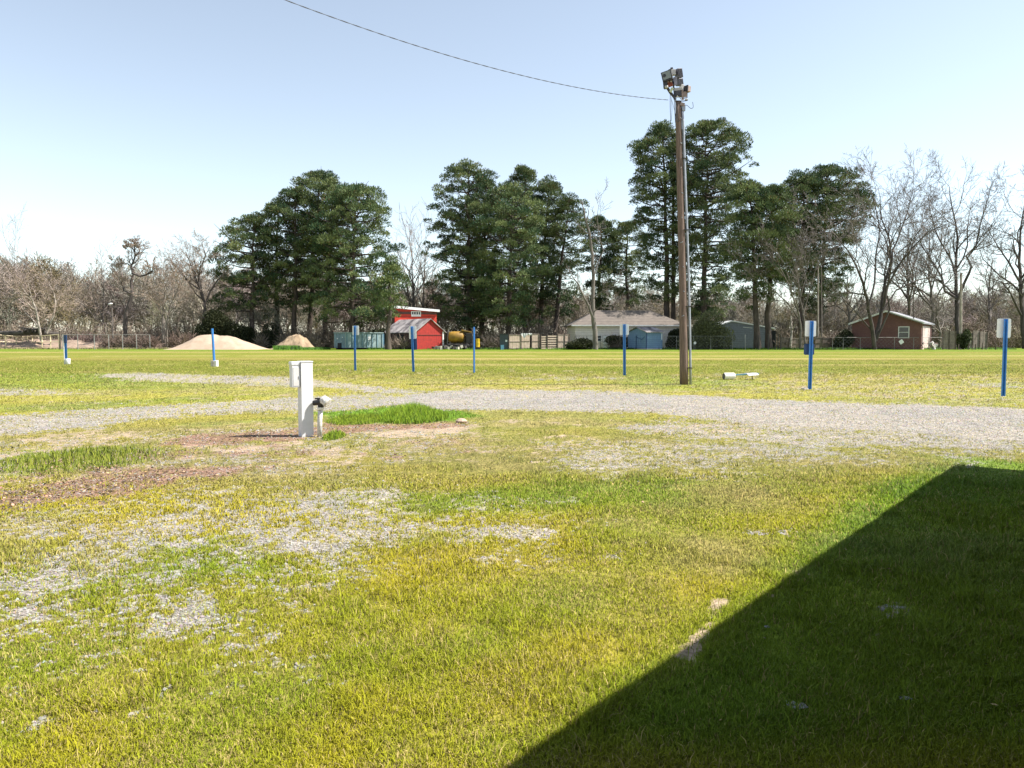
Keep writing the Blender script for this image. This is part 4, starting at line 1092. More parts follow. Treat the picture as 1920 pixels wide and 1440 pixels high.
# tall red barn
Yb = 129; c = GX(741, Yb); k = Yb/F
rt = root('red_barn', 'tall red barn with a white flat metal roof behind the red shed', 'barn', c, rot=(0,0,math.radians(24)))
Wb = 82*k; hL = P(0,578,Yb)[2]; hR = P(0,584,Yb)[2]
MB().prism([(0,0,0),(Wb,0,0),(Wb,0,hR),(0,0,hL)], (0,.15,0)).build('front_wall', M['red_siding_h'], rt)
MB().box((.06,2.6,hL/2-.03),(.12,4.8,hL-.06)).build('side_wall', M['maroon_shade'], rt)  # left side, shade painted into the wall colour
MB().box((Wb-.06,2.6,hR/2-.03),(.12,4.8,hR-.06)).build('side_wall', M['red_siding_h'], rt)
MB().prism([(0,5,0),(Wb,5,0),(Wb,5,hR),(0,5,hL)], (0,.15,0)).build('rear_wall', M['red_siding_h'], rt)
MB().prism([(-.5,-.5,hL+.03),(Wb+.4,-.5,hR-.0),(Wb+.4,-.5,hR+.40),(-.5,-.5,hL+.45)], (0,6.2,0)).build('roof', M['roof_metal'], rt)
MB().box((Wb/2,-.03,hR-.22),(Wb-.1,.05,.4)).build('fascia_band', M['maroon_shade'], rt)
w = window(rt, (Wb*.50,-.06,P(0,588,Yb)[2]), 19*k, 10*k, mull=False)
fr = MB()
for i in (-1,0,1): fr.box((Wb*.5+i*.42,-.09,P(0,588,Yb)[2]+.02),(.08,.05,.7))
fr.box((Wb*.5,-.10,P(0,588,Yb)[2]-.28),(19*k-.2,.04,.35)); fr.build('sash', M['trim_white'], w)

# dumpster
Yc = 119; c = GX(648, Yc)
rt = root('dumpster', 'long open topped pale green roll-off dumpster with vertical ribs', 'dumpster', c, rot=(0,0,math.radians(44)))
Ld, Wd, Hd = 7.0, 3.3, 2.55
MB().box((Ld/2,.05,Hd/2+.12),(Ld,.1,Hd-.24)).build('side_panel', M['dumpster'], rt)
MB().box((Ld/2,Wd-.05,Hd/2+.12),(Ld,.1,Hd-.24)).build('side_panel', M['dumpster'], rt)
MB().box((.05,Wd/2,Hd/2+.12),(.1,Wd-.2,Hd-.24)).build('end_panel', M['dumpster_end'], rt)
MB().box((Ld-.05,Wd/2,Hd/2+.12),(.1,Wd-.2,Hd-.24)).build('end_panel', M['dumpster_end'], rt)
MB().box((Ld/2,Wd/2,.28),(Ld-.2,Wd-.2,.12)).build('floor_panel', M['rust_dark'], rt)
for i in range(8):
    MB().box((.25+i*(Ld-.5)/7,-.06,Hd/2+.1),(.14,.12,Hd-.35)).build('rib', M['dumpster_end'], rt)
t = MB(); t.box((Ld/2,-.03,Hd+.06),(Ld+.1,.2,.14)); t.box((Ld/2,Wd+.03,Hd+.06),(Ld+.1,.2,.14)); t.box((-.02,Wd/2,Hd+.06),(.2,Wd-.14,.14)); t.box((Ld+.02,Wd/2,Hd+.06),(.2,Wd-.14,.14))
t.build('top_rail', M['dumpster'], rt, bevel=.02)
MB().box((-.02,Wd/2,.62),(.06,1.1,.8)).build('hatch', M['dark_open'], rt)
MB().box((Ld*.62,-.02,1.75),(.55,.03,.5)).build('notice_plate', M['trim_white'], rt)
sk = MB(); sk.box((Ld/2,.6,.1),(Ld,.15,.2)); sk.box((Ld/2,Wd-.6,.1),(Ld,.15,.2)); sk.build('skid', M['rust_dark'], rt)
l = MB()
for i in range(5): l.box((Ld+.10,.3,.4+i*.45),(.08,.5,.06))
l.box((Ld+.14,.05,1.3),(.06,.06,2.3)); l.box((Ld+.14,.55,1.3),(.06,.06,2.3)); l.build('ladder', M['blue_pale'], rt)
for (yy, zz, ss) in ((.8,1.9,.16),(2.3,1.7,.2),(1.2,1.3,.1)):
    MB().box((-.012,yy,zz),(.03,ss,ss*.8)).build('notice_plate', M['trim_white'], rt)

# yellow machine
c = GX(862, 122); rt = root('farm_machine', 'yellow tank machine with ladder and dark wheels shaded by pine boughs', 'machine', c)
rdm = random.Random(8)
cyl = Matrix.Rotation(PI/2, 3, 'Y')
MB().lathe([(.0,-1.5),(.7,-1.4),(.88,-1.25),(.88,.8),(.7,.95),(0,.95)], (-.3,0,1.95), 18, cyl).build('tank', M['yellow'], rt, smooth=True)
MB().box((.1,0,.75),(4.2,1.2,.22)).build('frame', M['rust_dark'], rt)
MB().box((1.55,-.1,1.75),(1.0,1.3,1.5)).build('engine', M['rust_dark'], rt, bevel=.05)
for a_ in ((1.2,3.05),(1.9,2.6)): pass
MB().box((1.1,-.2,2.85),(1.6,.9,.22), Matrix.Rotation(.2,3,'Y')).build('hood', M['yellow'], rt, bevel=.04)
ex = MB(); ex.tube([(1.9,0,2.3),(1.95,0,3.2),(1.75,0,3.35)], .06, 8); ex.build('exhaust_pipe', M['rust_dark'], rt)
for x in (-1.5,-.4,1.2,2.0):
    MB().lathe([(.12,-.14),(.42,-.14),(.46,-.06),(.46,.06),(.42,.14),(.12,.14)], (x,-.75,.46), 18, Matrix.Rotation(PI/2,3,'X')).build('wheel', M['tyre'], rt, smooth=True)
l = MB()
l.tube([(-2.0,-.5,.2),(-1.75,-.3,3.0)],.04,5); l.tube([(-1.55,-.5,.2),(-1.3,-.3,3.0)],.04,5)
for i in range(7): l.tube([(-2.0+.036*i,-.5+.03*i,.5+.38*i),(-1.55+.036*i,-.5+.03*i,.5+.38*i)],.03,5)
l.build('ladder', M['wire_fence'], rt)
hz = MB()
for i in range(7): hz.tube([(rdm.uniform(-2.4,2.4),-1,.1),(rdm.uniform(-2.4,2.4),-1.1,.5),(rdm.uniform(-2.2,2.2),-.8,.9)],.05,5)
hz.build('hose', M['rust_dark'], rt)
c = GX(896, 119.5); rt = root('fuel_drum', 'small bright yellow upright drum beside the yellow machine', 'drum', c)
MB().lathe([(.30,0),(.32,.05),(.30,.1),(.30,.6),(.32,.65),(.30,.7),(.30,1.25),(.32,1.3),(.1,1.32)], (0,0,.35), 16).build('body', mat('drum_yellow',(.75,.5,.03),(.6,.38,.02),3,.5), rt, smooth=True)
MB().box((0,0,.17),(.8,.8,.3)).build('stand', M['rust_dark'], rt)
c = GX(815, 118.5); rt = root('scrap_heap', 'low heap of grey scrap beside the red shed corner', 'scrap', GX(840,119))
for i in range(10):
    MB().box((-2.1+i*.52, rdm.uniform(-.3,.3), .22+rdm.random()*.25),(.4+rdm.random()*.5,.4,.3+.3*rdm.random()), Matrix.Rotation(rdm.uniform(-.5,.5),3,'Y')@rotz(rdm.random()*3)).build('scrap_piece', M['concrete'] if i%3 else M['rust_dark'], rt)

# dark cabinet + board fences
Yb = 119.8; k = Yb/F
c = GX(945,Yb); rt = root('storage_cabinet', 'dark grey metal cabinet at the left end of the pale board fence', 'cabinet', c)
MB().box((0,.5,1.2),(15.5*k,1.0,2.35)).build('body', mat('cabinet_dark',(.045,.06,.065),(.03,.04,.045),3,.6), rt, bevel=.03)
MB().box((0,.5,2.43),(17*k,1.15,.1)).build('lid', M['rust_dark'], rt)
MB().box((.35,-.03,1.35),(.3,.03,.3)).build('notice_plate', M['trim_white'], rt)
MB().box((-.25,-.3,.35),(.5,.4,.7)).build('bin', M['blue_pale'], rt)
def board_fence(label, px0, px1, ty, Y, panels, mt, rail=True, group=None, lean=0, turn=0):
    b = GX(px0, Y); k = Y/F/math.cos(turn); rt = root('board_fence', label, 'fence', b, group, rot=(0,0,turn))
    H = P(0, ty, Y)[2]
    for (a, c_, kind, dz) in panels:
        x0 = (a-px0)*k; x1 = (c_-px0)*k; h = H+dz
        if kind == 'slat':
            s = MB(); n = 6
            for i in range(n): s.box(((x0+x1)/2,.0,.2+i*(h-.3)/(n-.5)),(x1-x0-.06,.05,(h/n)*.55))
            s.build('panel', mt, rt)
        else:
            s = MB(); n = max(2, int((x1-x0)/.2)); w = (x1-x0-.08)/n; rr = random.Random(int(a))
            for i in range(n): s.box((x0+.04+w*(i+.5), rr.uniform(-.01,.01), h/2+.04+rr.uniform(-.04,.04)),(w*.94,.04,h-.08), Matrix.Rotation(rr.gauss(0,.012)+lean,3,'Y'))
            s.build('panel', mt, rt)
            if rail:
                q = MB(); q.box(((x0+x1)/2,-.05,h*.52),(x1-x0-.1,.05,.10)); q.box(((x0+x1)/2,-.05,.15),(x1-x0-.1,.05,.10)); q.box(((x0+x1)/2,-.05,h-.05),(x1-x0-.1,.05,.10)); q.build('rail', M['old_wood'], rt)
        MB().box((x0,-.09,h/2+.03),(.10,.1,h+.06)).build('post', M['post_wood'], rt)
    x1 = (px1-px0)*k; MB().box((x1,-.09,H/2+.03),(.10,.1,H+.06)).build('post', M['post_wood'], rt)
    return rt
board_fence('pale upright board fence just right of the dark cabinet', 954, 1012, 627, 119.8, [(954,977,'b',0),(977,994,'b',.15),(997,1012,'b',.12)], M['pale_wood'], turn=.42)
board_fence('pale board fence with an open slatted panel left of the white house', 1014, 1069, 627, 120.2, [(1014,1025,'slat',-.1),(1026,1046,'slat',0),(1046,1060,'b',.05),(1060,1069,'b',.05)], M['pale_wood'], turn=.42)
c = GX(987,119.3); rt = root('tarpaulin', 'white tarpaulin draped over the top of the pale board fence', 'tarpaulin', c)
t = MB(); n = 14
tv = []; 
for i in range(n+1):
    x = -.85+1.7*i/n; dz = .55*math.exp(-((x+.35)/.35)**2)+.12*math.sin(i*1.7)*.3+.15
    tv.append((x, dz))
vs = [(x, 0-.03*math.sin(i*2.1), 2.52) for i, (x, dz) in enumerate(tv)]+[(x, -.06-.03*math.sin(i*1.3), 2.5-dz) for i, (x, dz) in enumerate(tv)]+[(x, .16, 2.52) for x, dz in tv]+[(x, .18, 2.2) for x, dz in tv]
m_ = n+1
t.add(vs, [(i,i+1,m_+i+1,m_+i) for i in range(n)]+[(i,i+1,2*m_+i+1,2*m_+i) for i in range(n)]+[(2*m_+i,2*m_+i+1,3*m_+i+1,3*m_+i) for i in range(n)])
t.build('cloth', M['white_flat'], rt)
board_fence('weathered grey board fence in front of the shaded woods behind the blue sign post', 1464, 1566, 633, 125, [(1464,1482,'b',0),(1482,1500,'b',-.1),(1500,1518,'b',0),(1532,1548,'b',.1),(1548,1566,'b',0)], M['old_wood'], turn=.2)
board_fence('grey board gate panel framed in metal left of the grey utility pole', 1766, 1790, 621, 117.8, [(1766,1778,'b',0),(1778,1790,'b',0)], M['old_wood'], rail=False)
board_fence('ragged leaning wooden board fence at far right', 1812, 1858, 622, 123, [(1812,1824,'b',-.2),(1824,1840,'b',.2),(1840,1858,'b',.0)], M['old_wood'], rail=False, lean=.06, turn=.3)

# white house
Yh = 126; k = Yh/F; c = GX(1078, Yh)
rt = root('white_house', 'low white house with a broad grey brown shingle roof', 'house', c, rot=(0,0,math.radians(4)))
Wh, Dh = 205*k, 9; ev = P(0,609,Yh)[2]; rdg = P(0,582,Yh+5)[2]
MB().box((Wh/2,.1,ev/2),(Wh,.2,ev)).build('front_wall', M['house_white'], rt)
MB().box((.1,Dh/2,ev/2),(.2,Dh-.4,ev)).build('side_wall', M['house_white'], rt)
MB().box((Wh-.1,Dh/2,ev/2),(.2,Dh-.4,ev)).build('side_wall', M['house_white'], rt)
MB().box((Wh/2,Dh-.1,ev/2),(Wh,.2,ev)).build('rear_wall', M['house_white'], rt)
o_ = .7; hip = 4.3
r_ = MB(); r_.add([(-o_,-o_,ev-.05),(Wh+o_,-o_,ev-.05),(Wh+o_,Dh+o_,ev-.05),(-o_,Dh+o_,ev-.05),(hip,Dh/2,rdg),(Wh-hip,Dh/2,rdg),
   (-o_,-o_,ev-.2),(Wh+o_,-o_,ev-.2),(Wh+o_,Dh+o_,ev-.2),(-o_,Dh+o_,ev-.2)],
   [(0,1,5,4),(1,2,5),(2,3,4,5),(3,0,4),(6,7,1,0),(7,8,2,1),(8,9,3,2),(9,6,0,3),(9,8,7,6)])
r_.build('roof', M['shingle'], rt)
MB().box((Wh/2,-o_-.03,ev-.13),(Wh+2*o_,.05,.2)).build('gutter', M['trim_white'], rt)
window(rt, (3.9,-.04,1.75), 1.0, 1.1)
window(rt, (6.6,-.04,1.75), 1.0, 1.1)
dr = MB().box((5.2,-.03,1.1),(1.0,.06,2.2)).build('door', M['trim_white'], rt)
MB().lathe([(.04,0),(.04,.05)], (5.55,-.06,1.05), 8, Matrix.Rotation(PI/2,3,'X')).build('handle', M['galv'], dr)

# blue garden shed
Ys = 118.5; k = Ys/F; c = GX(1212, Ys)
rt = root('blue_shed', 'small pale blue garden shed with a gable roof next to the white house', 'shed', c, rot=(0,0,math.radians(-50)))
# local: +x runs to the right-front side wall, gable faces left-front : build gable in XZ then turn
rt.rotation_euler = (0,0,math.radians(32)); 
Ws, Ds = 3.3, 3.3
s = MB(); s.box((Ws/2,.05,1.42),(Ws,.1,2.55)); s.build('side_wall', M['blue_siding'], rt)
s = MB(); s.box((Ws/2,Ds+1.05,1.42),(Ws,.1,2.55)); s.build('side_wall', M['blue_siding'], rt)
for nm, xx in (('gable_wall', 0), ('gable_wall', Ws-.1)):
    MB().prism([(xx,.1,.15),(xx,Ds+1.0,.15),(xx,Ds+1.0,2.69),(xx,Ds/2+.55,3.35),(xx,.1,2.69)], (.1,0,0)).build(nm, M['blue_siding'], rt)
r_ = MB()
for sg, y0 in ((-1,-.3),(1,Ds+1.4)):
    r_.prism([(-.3,Ds/2+.55,3.42),(-.3,y0,2.62),(-.3,y0,2.72),(-.3,Ds/2+.55,3.52)], (Ws+.6,0,0))
r_.build('roof', M['roof_mottled'], rt)
dr = MB().box((-.03,Ds/2+.55,1.25),(.05,1.7,2.1)).build('door', M['blue_siding'], rt)
MB().box((-.06,Ds/2+.55,1.25),(.03,.05,2.1)).build('door_seam', M['blue_dark'], dr)
hb = MB(); hb.tube([(-.12,.3,2.0),(-.12,1.0,1.55),(-.12,1.9,1.8),(-.12,2.3,2.1),(-.12,2.35,.2)], .035, 5); hb.build('hose', M['blue_dark'], rt)
MB().box((-.02,0,1.42),(.1,.12,2.55)).build('corner_trim', M['blue_dark'], rt)
MB().box((Ws-.2,-.02,2.0),(.12,.03,1.0)).build('corner_trim', M['trim_white'], rt)
MB().box((Ws/2,Ds/2,.08),(Ws,Ds,.14)).build('base', M['concrete'], rt)

# grey metal barn
Yg = 128; k = Yg/F; c = GX(1352, Yg)
rt = root('grey_barn', 'blue grey metal barn with a low gable behind the leaning pine trunks', 'barn', c, rot=(0,0,math.radians(-4)))
Wg = 92*k; ev = P(0,618,Yg)[2]; pk = P(0,603,Yg)[2]
MB().prism([(0,0,0),(Wg,0,0),(Wg,0,ev+.2),(Wg*.2,0,pk),(0,0,pk-.6)], (0,.15,0)).build('gable_wall', M['grey_siding'], rt)
MB().box((.08,6,(pk-.7)/2),(.14,11.6,pk-.7)).build('side_wall', M['grey_siding'], rt)
MB().box((Wg-.08,6,ev/2),(.14,11.6,ev)).build('side_wall', M['grey_siding'], rt)
r_ = MB(); r_.prism([(-.4,-.3,pk-.72),(Wg*.2,-.3,pk+.02),(Wg+.5,-.3,ev+.1),(Wg+.5,-.3,ev+.28),(Wg*.2,-.3,pk+.2),(-.4,-.3,pk-.55)], (0,12.6,0)); r_.build('roof', M['roof_metal'], rt)
MB().box((Wg+.1,-.02,1.5),(1.1,.1,3.0)).build('opening', M['dark_open'], rt)
MB().box((Wg*.52,-.03,pk-1.0),(1.5,.04,.07), Matrix.Rotation(.1,3,'Y')).build('roof_trim', M['trim_white'], rt)
a_ = MB(); a_.lathe([(.02,0),(.5,.02),(.5,.1),(.02,.12)], (Wg*.93,-.1,ev-.55), 16, Matrix.Rotation(PI/2,3,'X')@Matrix.Rotation(.4,3,'Y')); a_.build('dish', M['trim_white'], rt)

# brick house
Yk = 124; k = Yk/F; c = GX(1596, Yk)
al = math.radians(-35)
rt = root('brick_house', 'dark red brick house with a white edged low gable roof', 'house', c, rot=(0,0,al))
Wk = 126*k/1.09; ev = P(0,607,Yk)[2]; pk = P(0,586,Yk)[2]
local_gable(rt, Wk, 12, ev, pk, M['brick'], M['roof_grey'], .45, .22, M['brick'], .5, M['trim_white'])
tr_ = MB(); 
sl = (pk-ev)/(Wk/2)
tr_.prism([(Wk/2+.3,-.56,pk-sl*.3-.02),(Wk+.2,-.56,ev-sl*.2-.02),(Wk+.2,-.56,ev-sl*.2+.08),(Wk/2+.3,-.56,pk-sl*.3+.08)], (0,.03,0)); tr_.build('rake_dark_strip', M['rust_dark'], rt)  # dark line along the right half of the rake
window(rt, (Wk*.755,-.04,P(0,623.5,Yk)[2]), 18*k, 21*k)
dh_ = P(0,612,Yk)[2]
d_ = MB().box((Wk+.03,5.2,dh_/2),(.08,8.6,dh_)).build('door', mat('door_pink_white',(.62,.50,.46),(.52,.40,.37),3,.6), rt)
MB().box((Wk+.10,2.2,1.1),(.08,.12,.25)).build('handle', M['galv'], d_)

c2 = GX(1716,118.9)
# diamond sign on the fence in front
b = P(1690,641,118.2); rt = root('diamond_sign', 'small white diamond sign hanging below the brick house window', 'sign', b)
MB().box((0,0,0),(.62,.03,.62), Matrix.Rotation(PI/4+.15,3,'Y')).build('plate', M['trim_white'], rt)
MB().tube([(0,.05,.3),(0,.05,-b[2])],.03,5).build('post', M['wire_dark'], rt)
b = P(1303,643,118); rt = root('diamond_sign', 'tiny white diamond sign hung before the big grey green bush', 'sign', b)
MB().box((0,0,0),(.36,.03,.36), Matrix.Rotation(PI/4,3,'Y')).build('plate', M['trim_white'], rt)
MB().tube([(0,.05,.2),(0,.05,-b[2])],.02,5).build('post', M['wire_fence'], rt)
# junk beside the brick house
c = GX(1752,118.5); rt = root('bicycle', 'old bicycle leaning beside the pink door of the brick house', 'bicycle', GX(1735,118))
for x in (-.85,.75):
    ring = [(x+.36*math.cos(t*PI/10),0,.38+.36*math.sin(t*PI/10)) for t in range(21)]
    MB().tube(ring,.03,5,cap=False).build('wheel', M['tyre'], rt)
MB().tube([(-.85,0,.38),(-.5,0,.95),(.3,0,.95),(-.1,0,.4),(-.5,0,.95)],.035,5).tube([(.3,0,.95),(.75,0,.38)],.035,5).tube([(-.1,0,.4),(-.85,0,.38)],.03,5).build('frame', M['wire_dark'], rt)
MB().tube([(.3,0,.95),(.33,0,1.1),(.2,-.2,1.12)],.025,5).build('handlebar', M['wire_dark'], rt)
MB().box((-.55,0,1.02),(.28,.14,.07)).build('saddle', M['wire_dark'], rt)
rt = root('garden_junk', 'pale pinkish heap of yard junk right of the brick house', 'junk', c)
for i in range(7):
    MB().box((rdm.uniform(-.9,.9),rdm.uniform(-.4,.4),.25+i*.12),(.5,.4,.45), Matrix.Rotation(rdm.uniform(-.6,.6),3,'Y')@rotz(rdm.random()*3)).build('junk_piece', [M['white_flat'],M['lamp_tan'],M['concrete']][i%3], rt, bevel=.04)

# background poles
def util_pole(label, px, Y, ty, r, mt, lean=0, cross=False, lampm=None):
    b = GX(px, Y); t = P(px+lean, ty, Y); rt = root('utility_pole', label, 'pole', b)
    MB().tube([b,((b[0]+t[0])/2,Y,t[2]/2),t],[r*1.15,r,r*.75],9).build('shaft', mt, rt, b)
    if cross: MB().box((t[0],t[1]-.1,t[2]-.4),(.9,.1,.1)).build('crossarm', mt, rt, b)
    MB().lathe([(r*.9,0),(r*.9,.06),(r*.2,.12)], (t[0],t[1],t[2]), 8).build('cap', M['galv'], rt, b)
    return rt
util_pole('weathered grey utility pole right of the brick house', 1800, 119, 512, .20, M['bark_pale'], lean=2)
util_pole('thin dark pole in front of the brick house right of its window', 1713, 121, 528, .09, M['post_wood'], lean=-1)
util_pole('pale pole between the pines above the blue sign post', 1533, 127, 490, .14, M['bark_pale'], lean=1, cross=True)
util_pole('slender dark pole beside the pale one amid the pines', 1540, 130, 500, .10, M['bark_grey'], lean=0)
c = P(207,570,137); rt = root('street_light', 'white street lamp head among the left woods', 'street lamp', GX(213,137))
g0 = GX(213,137)
MB().tube([g0,(g0[0],g0[1],c[2]-.2)],[.14,.1],8).build('pole', M['bark_grey'], rt, g0)
MB().tube([(g0[0],g0[1],c[2]-.3),(g0[0]-.4,g0[1],c[2]),(c[0]+.3,c[1],c[2])],.05,6).build('arm', M['galv'], rt, g0)
MB().lathe([(.05,-.45),(.16,-.3),(.19,0),(.15,.3),(.04,.42)], c, 12, Matrix.Rotation(PI/2-.15,3,'Y')).build('lamp_head', M['trim_white'], rt, g0, smooth=True)

# ------------------------------------------------------------------ blue posts
def u_channel(h, w=.125, d=.05, th=.012):
    "hat section post, open side towards -Y"
    prof = [(-w/2,-d),(-w/2+.03,-d),(-.022,-.006),(.022,-.006),(w/2-.03,-d),(w/2,-d),(w/2,-d+th),(w/2-.026,-d+th),(.026,.008),(-.026,.008),(-w/2+.026,-d+th),(-w/2,-d+th)]
    return MB().prism([(x,y,0) for x,y in prof], (0,0,h))
def plate(mb, w, h, z, y=.03, th=.008, x=0, r=.045):
    poly = []
    for cx, cz, a0 in ((w/2-r,h/2-r,0),(-w/2+r,h/2-r,90),(-w/2+r,-h/2+r,180),(w/2-r,-h/2+r,270)):
        for i in range(5):
            a = math.radians(a0+i*22.5); poly.append((x+cx+r*math.cos(a), y, z+cz+r*math.sin(a)))
    return mb.prism(poly, (0,th,0))
def sign_post(label, px, base, topy, rz=0, tilt=0, sign=None, second=None, foot=None, group='blue sign posts across the field', w=.125):
    b = G(px, base); H = P(px, topy, b[1])[2]
    rt = root('sign_post', label, 'sign post', b, group, rot=(0,tilt,rz))
    u_channel(H, w).build('post', M['blue_post'], rt)
    bl = MB()
    for zz in (H-.08, H-.38): bl.lathe([(.012,-.02),(.012,.0)], (0,-.012,zz), 6, Matrix.Rotation(PI/2,3,'X'))
    if sign:
        sw, sh = sign; s = plate(MB(), sw, sh, H-sh/2+.01).build('sign_plate', M['sign_back'], rt)
        bl.build('bolt', M['galv'], s)
    if second:
        plate(MB(), second[0], second[1], second[2], y=.045, x=second[3]).build('lower_plate', M['blue_dark'], rt)
    if foot == 'patch':
        MB().lathe([(.12,0),(.10,.03),(.03,.05)], (-.12,.02,0), 9).build('footing', M['concrete'], rt)
    return rt
sign_post('blue post with blank sign back nearest the right edge of the photo', 1879, 743, 598, rz=.03, sign=(.40,.535))
sign_post('blue post with blank sign back and a stone at its foot', 1517, 730, 602, rz=.05, tilt=.01, sign=(.36,.50), second=(.34,.36,1.28,-.02), foot='patch')
sign_post('blue post with a white sign back in front of the blue shed', 1171, 704, 608, rz=-.15, tilt=-.012, sign=(.40,.48))
sign_post('bare blue post without a visible sign in front of the yellow machine\'s right end', 888, 699, 613, rz=1.2, sign=None, w=.11)
sign_post('blue post with sign back in front of the red shed', 776, 697, 612, rz=-.35, tilt=-.035, sign=(.40,.62), second=(.26,.55,1.35,.08))
sign_post('blue post with sign back in front of the green dumpster', 667, 695, 611, rz=-.45, sign=(.40,.48))
# block footed post
b = G(402, 687); H = P(400,616,b[1])[2]
rt = root('sign_post', 'plain blue post standing in a concrete block before the sand pile', 'sign post', b, 'blue sign posts across the field')
MB().tube([(0,0,.2),(-.08,0,H)],[.075,.07],8).build('post', M['blue_post'], rt)
MB().box((-.07,0,.16),(.17,.34,.36)).build('footing', M['concrete'], rt, bevel=.02)
MB().box((.12,0,.17),(.15,.32,.38)).build('footing', M['white_plastic'], rt, bevel=.02)
# leftmost
b = G(124, 683); H = P(124,628,b[1])[2]
rt = root('sign_post', 'blue post with thin white pipe and white bucket foot at far left', 'sign post', b, 'blue sign posts across the field')
MB().tube([(-.09,0,0),(-.10,0,H)],.035,6).build('pipe', M['white_plastic'], rt)
u_channel(H-.3, .16).build('post', M['blue_post'], rt)
o = rt.children[-1]; o.location = (.02,.03,.3)
MB().box((.02,-.03,H-.25),(.19,.05,.5)).build('sign_plate', M['blue_dark'], rt)
MB().lathe([(.13,0),(.15,.02),(.16,.34),(.145,.36),(.05,.36)], (.12,-.02,0), 16).build('bucket', M['white_paint'], rt, smooth=True)
# fallen post: axis along +x
b = G(1358, 712); sc = b[1]/F
rt = root('fallen_sign_post', 'toppled blue post with a round white concrete footing lying on the grass', 'sign post', b, rot=(0,0,.12))
ry = Matrix.Rotation(PI/2,3,'Y')
rr = 6.6*sc
MB().lathe([(rr*.94,0),(rr,.02),(rr,.40),(rr*.93,.43)], (-.02,0,rr*.98), 24, ry).build('footing', M['white_plastic'], rt, smooth=False, bevel=.004)
MB().lathe([(rr*.9,0),(rr*.9,.02)], (-.035,0,rr*.98), 20, ry).build('footing_core', mat('footing_dark_end',(.12,.11,.09),(.07,.065,.05),14,.95,bump=.5), rt)
p_ = u_channel(1.0, .12); p_.v = [(.42+v[2], v[0], rr+.03-v[1]*.9+.04*v[2]) for v in p_.v]; p_.build('post', M['blue_pale'], rt)
s_ = MB(); s_.box((1.12,-.13,rr+.075),(.42,.22,.012), Matrix.Rotation(-.06,3,'Y')@Matrix.Rotation(.35,3,'X')); s_.box((1.05,.13,rr+.10),(.42,.2,.012), Matrix.Rotation(-.06,3,'Y')@Matrix.Rotation(-.2,3,'X')); s_.build('sign_plate', M['white_paint'], rt)
MB().tube([(1.14,-.05,0),(1.12,-.05,rr+.05)], .02, 5).build('stub', M['wire_dark'], rt)

# ------------------------------------------------------------------ pedestal and hydrant
b = G(574, 817.6); sc = b[1]/F
Hp = P(574,677,b[1])[2]
ang = math.radians(32)
wp = 22.5*sc
rt = root('utility_pedestal', 'square white utility pedestal with a narrow box on its left side', 'pedestal', b, rot=(0,0,ang))
bodyp = MB().box((0,0,Hp/2-.02),(wp,wp,Hp)).build('body', M['white_paint'], rt, bevel=.006)
MB().box((0,0,Hp-.01),(wp+.012,wp+.012,.022)).build('cap', M['white_paint'], rt, bevel=.004)
bx = MB().box((-wp/2-.075,.0,Hp-.215),(.13,.15,.42)).build('meter_box', M['white_paint'], rt, bevel=.006)
MB().box((-wp/2-.075,.0,Hp-.035),(.145,.165,.05)).build('hood', M['white_paint'], bx, bevel=.004)
MB().box((-wp/2-.075,-.078,Hp-.25),(.09,.006,.30)).build('door', M['white_flat'], bx)
MB().box((-wp/2-.03,-.085,Hp-.26),(.012,.012,.04)).build('latch', M['galv'], bx)
MB().box((0,-wp/2-.003,.5),(.004,.004,.9)).v
b = G(600, 818.6); sc = b[1]/F
rt = root('yard_hydrant', 'white mottled standpipe with a black valve and capped end beside the pedestal', 'hydrant', b)
pr = 4.6*sc; ht = P(600,762,b[1])[2]
MB().tube([(-.005,0,-.05),(0,0,ht*.5),(.018,0,ht)],[pr,pr*1.0,pr*.97],16).build('pipe', M['pvc'], rt, smooth=True)
v = MB(); v.tube([(-.105,0,ht+.055),(.05,-.01,ht+.075)],[.042,.05],12); v.tube([(.018,0,ht-.04),(.018,0,ht+.07)],[.045,.055],12); v.build('valve', M['black_iron'], rt, smooth=False, bevel=.004)
v = MB(); v.tube([(-.02,0,ht+.09),(-.02,0,ht+.135)],.022,8); v.box((-.03,0,ht+.13),(.08,.03,.022)); v.build('lever', M['black_iron'], rt)
ca = Matrix.Rotation(math.radians(-62),3,'Y')@Matrix.Rotation(0,3,'Z')
v = MB(); v.tube([(.03,0,ht+.09),(.10,-.03,ht+.05)],[.055,.062],14); v.build('elbow', M['black_iron'], rt)
v = MB(); v.tube([(.055,-.005,ht+.115),(.065,-.015,ht+.11),(.15,-.055,ht+.065),(.158,-.058,ht+.06)],[.058,.075,.078,.062],18); v.build('cap', M['pvc'], rt, bevel=.003)
v = MB(); v.lathe([(.055,0),(.058,.02),(.055,.035)], (.018,0,ht-.05), 14); v.build('collar', M['white_plastic'], rt)

# ------------------------------------------------------------------ light pole
b = G(1282.5, 721); Yp = b[1]; sc = Yp/F
pt = P(1273, 190, Yp)
rt = root('light_pole', 'tall leaning wooden pole topped by a cluster of floodlights', 'light pole', b)
npt = 14
pl = []
rdp = random.Random(3)
for i in range(npt+1):
    f = i/npt; pl.append((b[0]+(pt[0]-b[0])*f+.02*math.sin(f*5), Yp, pt[2]*f-.05*(i==0)))
MB().tube(pl, [.152-.05*(i/npt) for i in range(npt+1)], 20).build('pole_shaft', M['wood_pole'], rt, b, smooth=True)
cp = []
for i in range(npt+1):
    f = i/npt; q = pl[i]; cp.append((q[0]+(.165-.055*f)+.055-.03*f*f, Yp-.06, min(q[2], pt[2]-.35)))
cp[0] = (cp[0][0], cp[0][1], -.03)
cd = MB().tube(cp, .042, 10).build('conduit', M['galv'], rt, b, smooth=True)
st = MB()
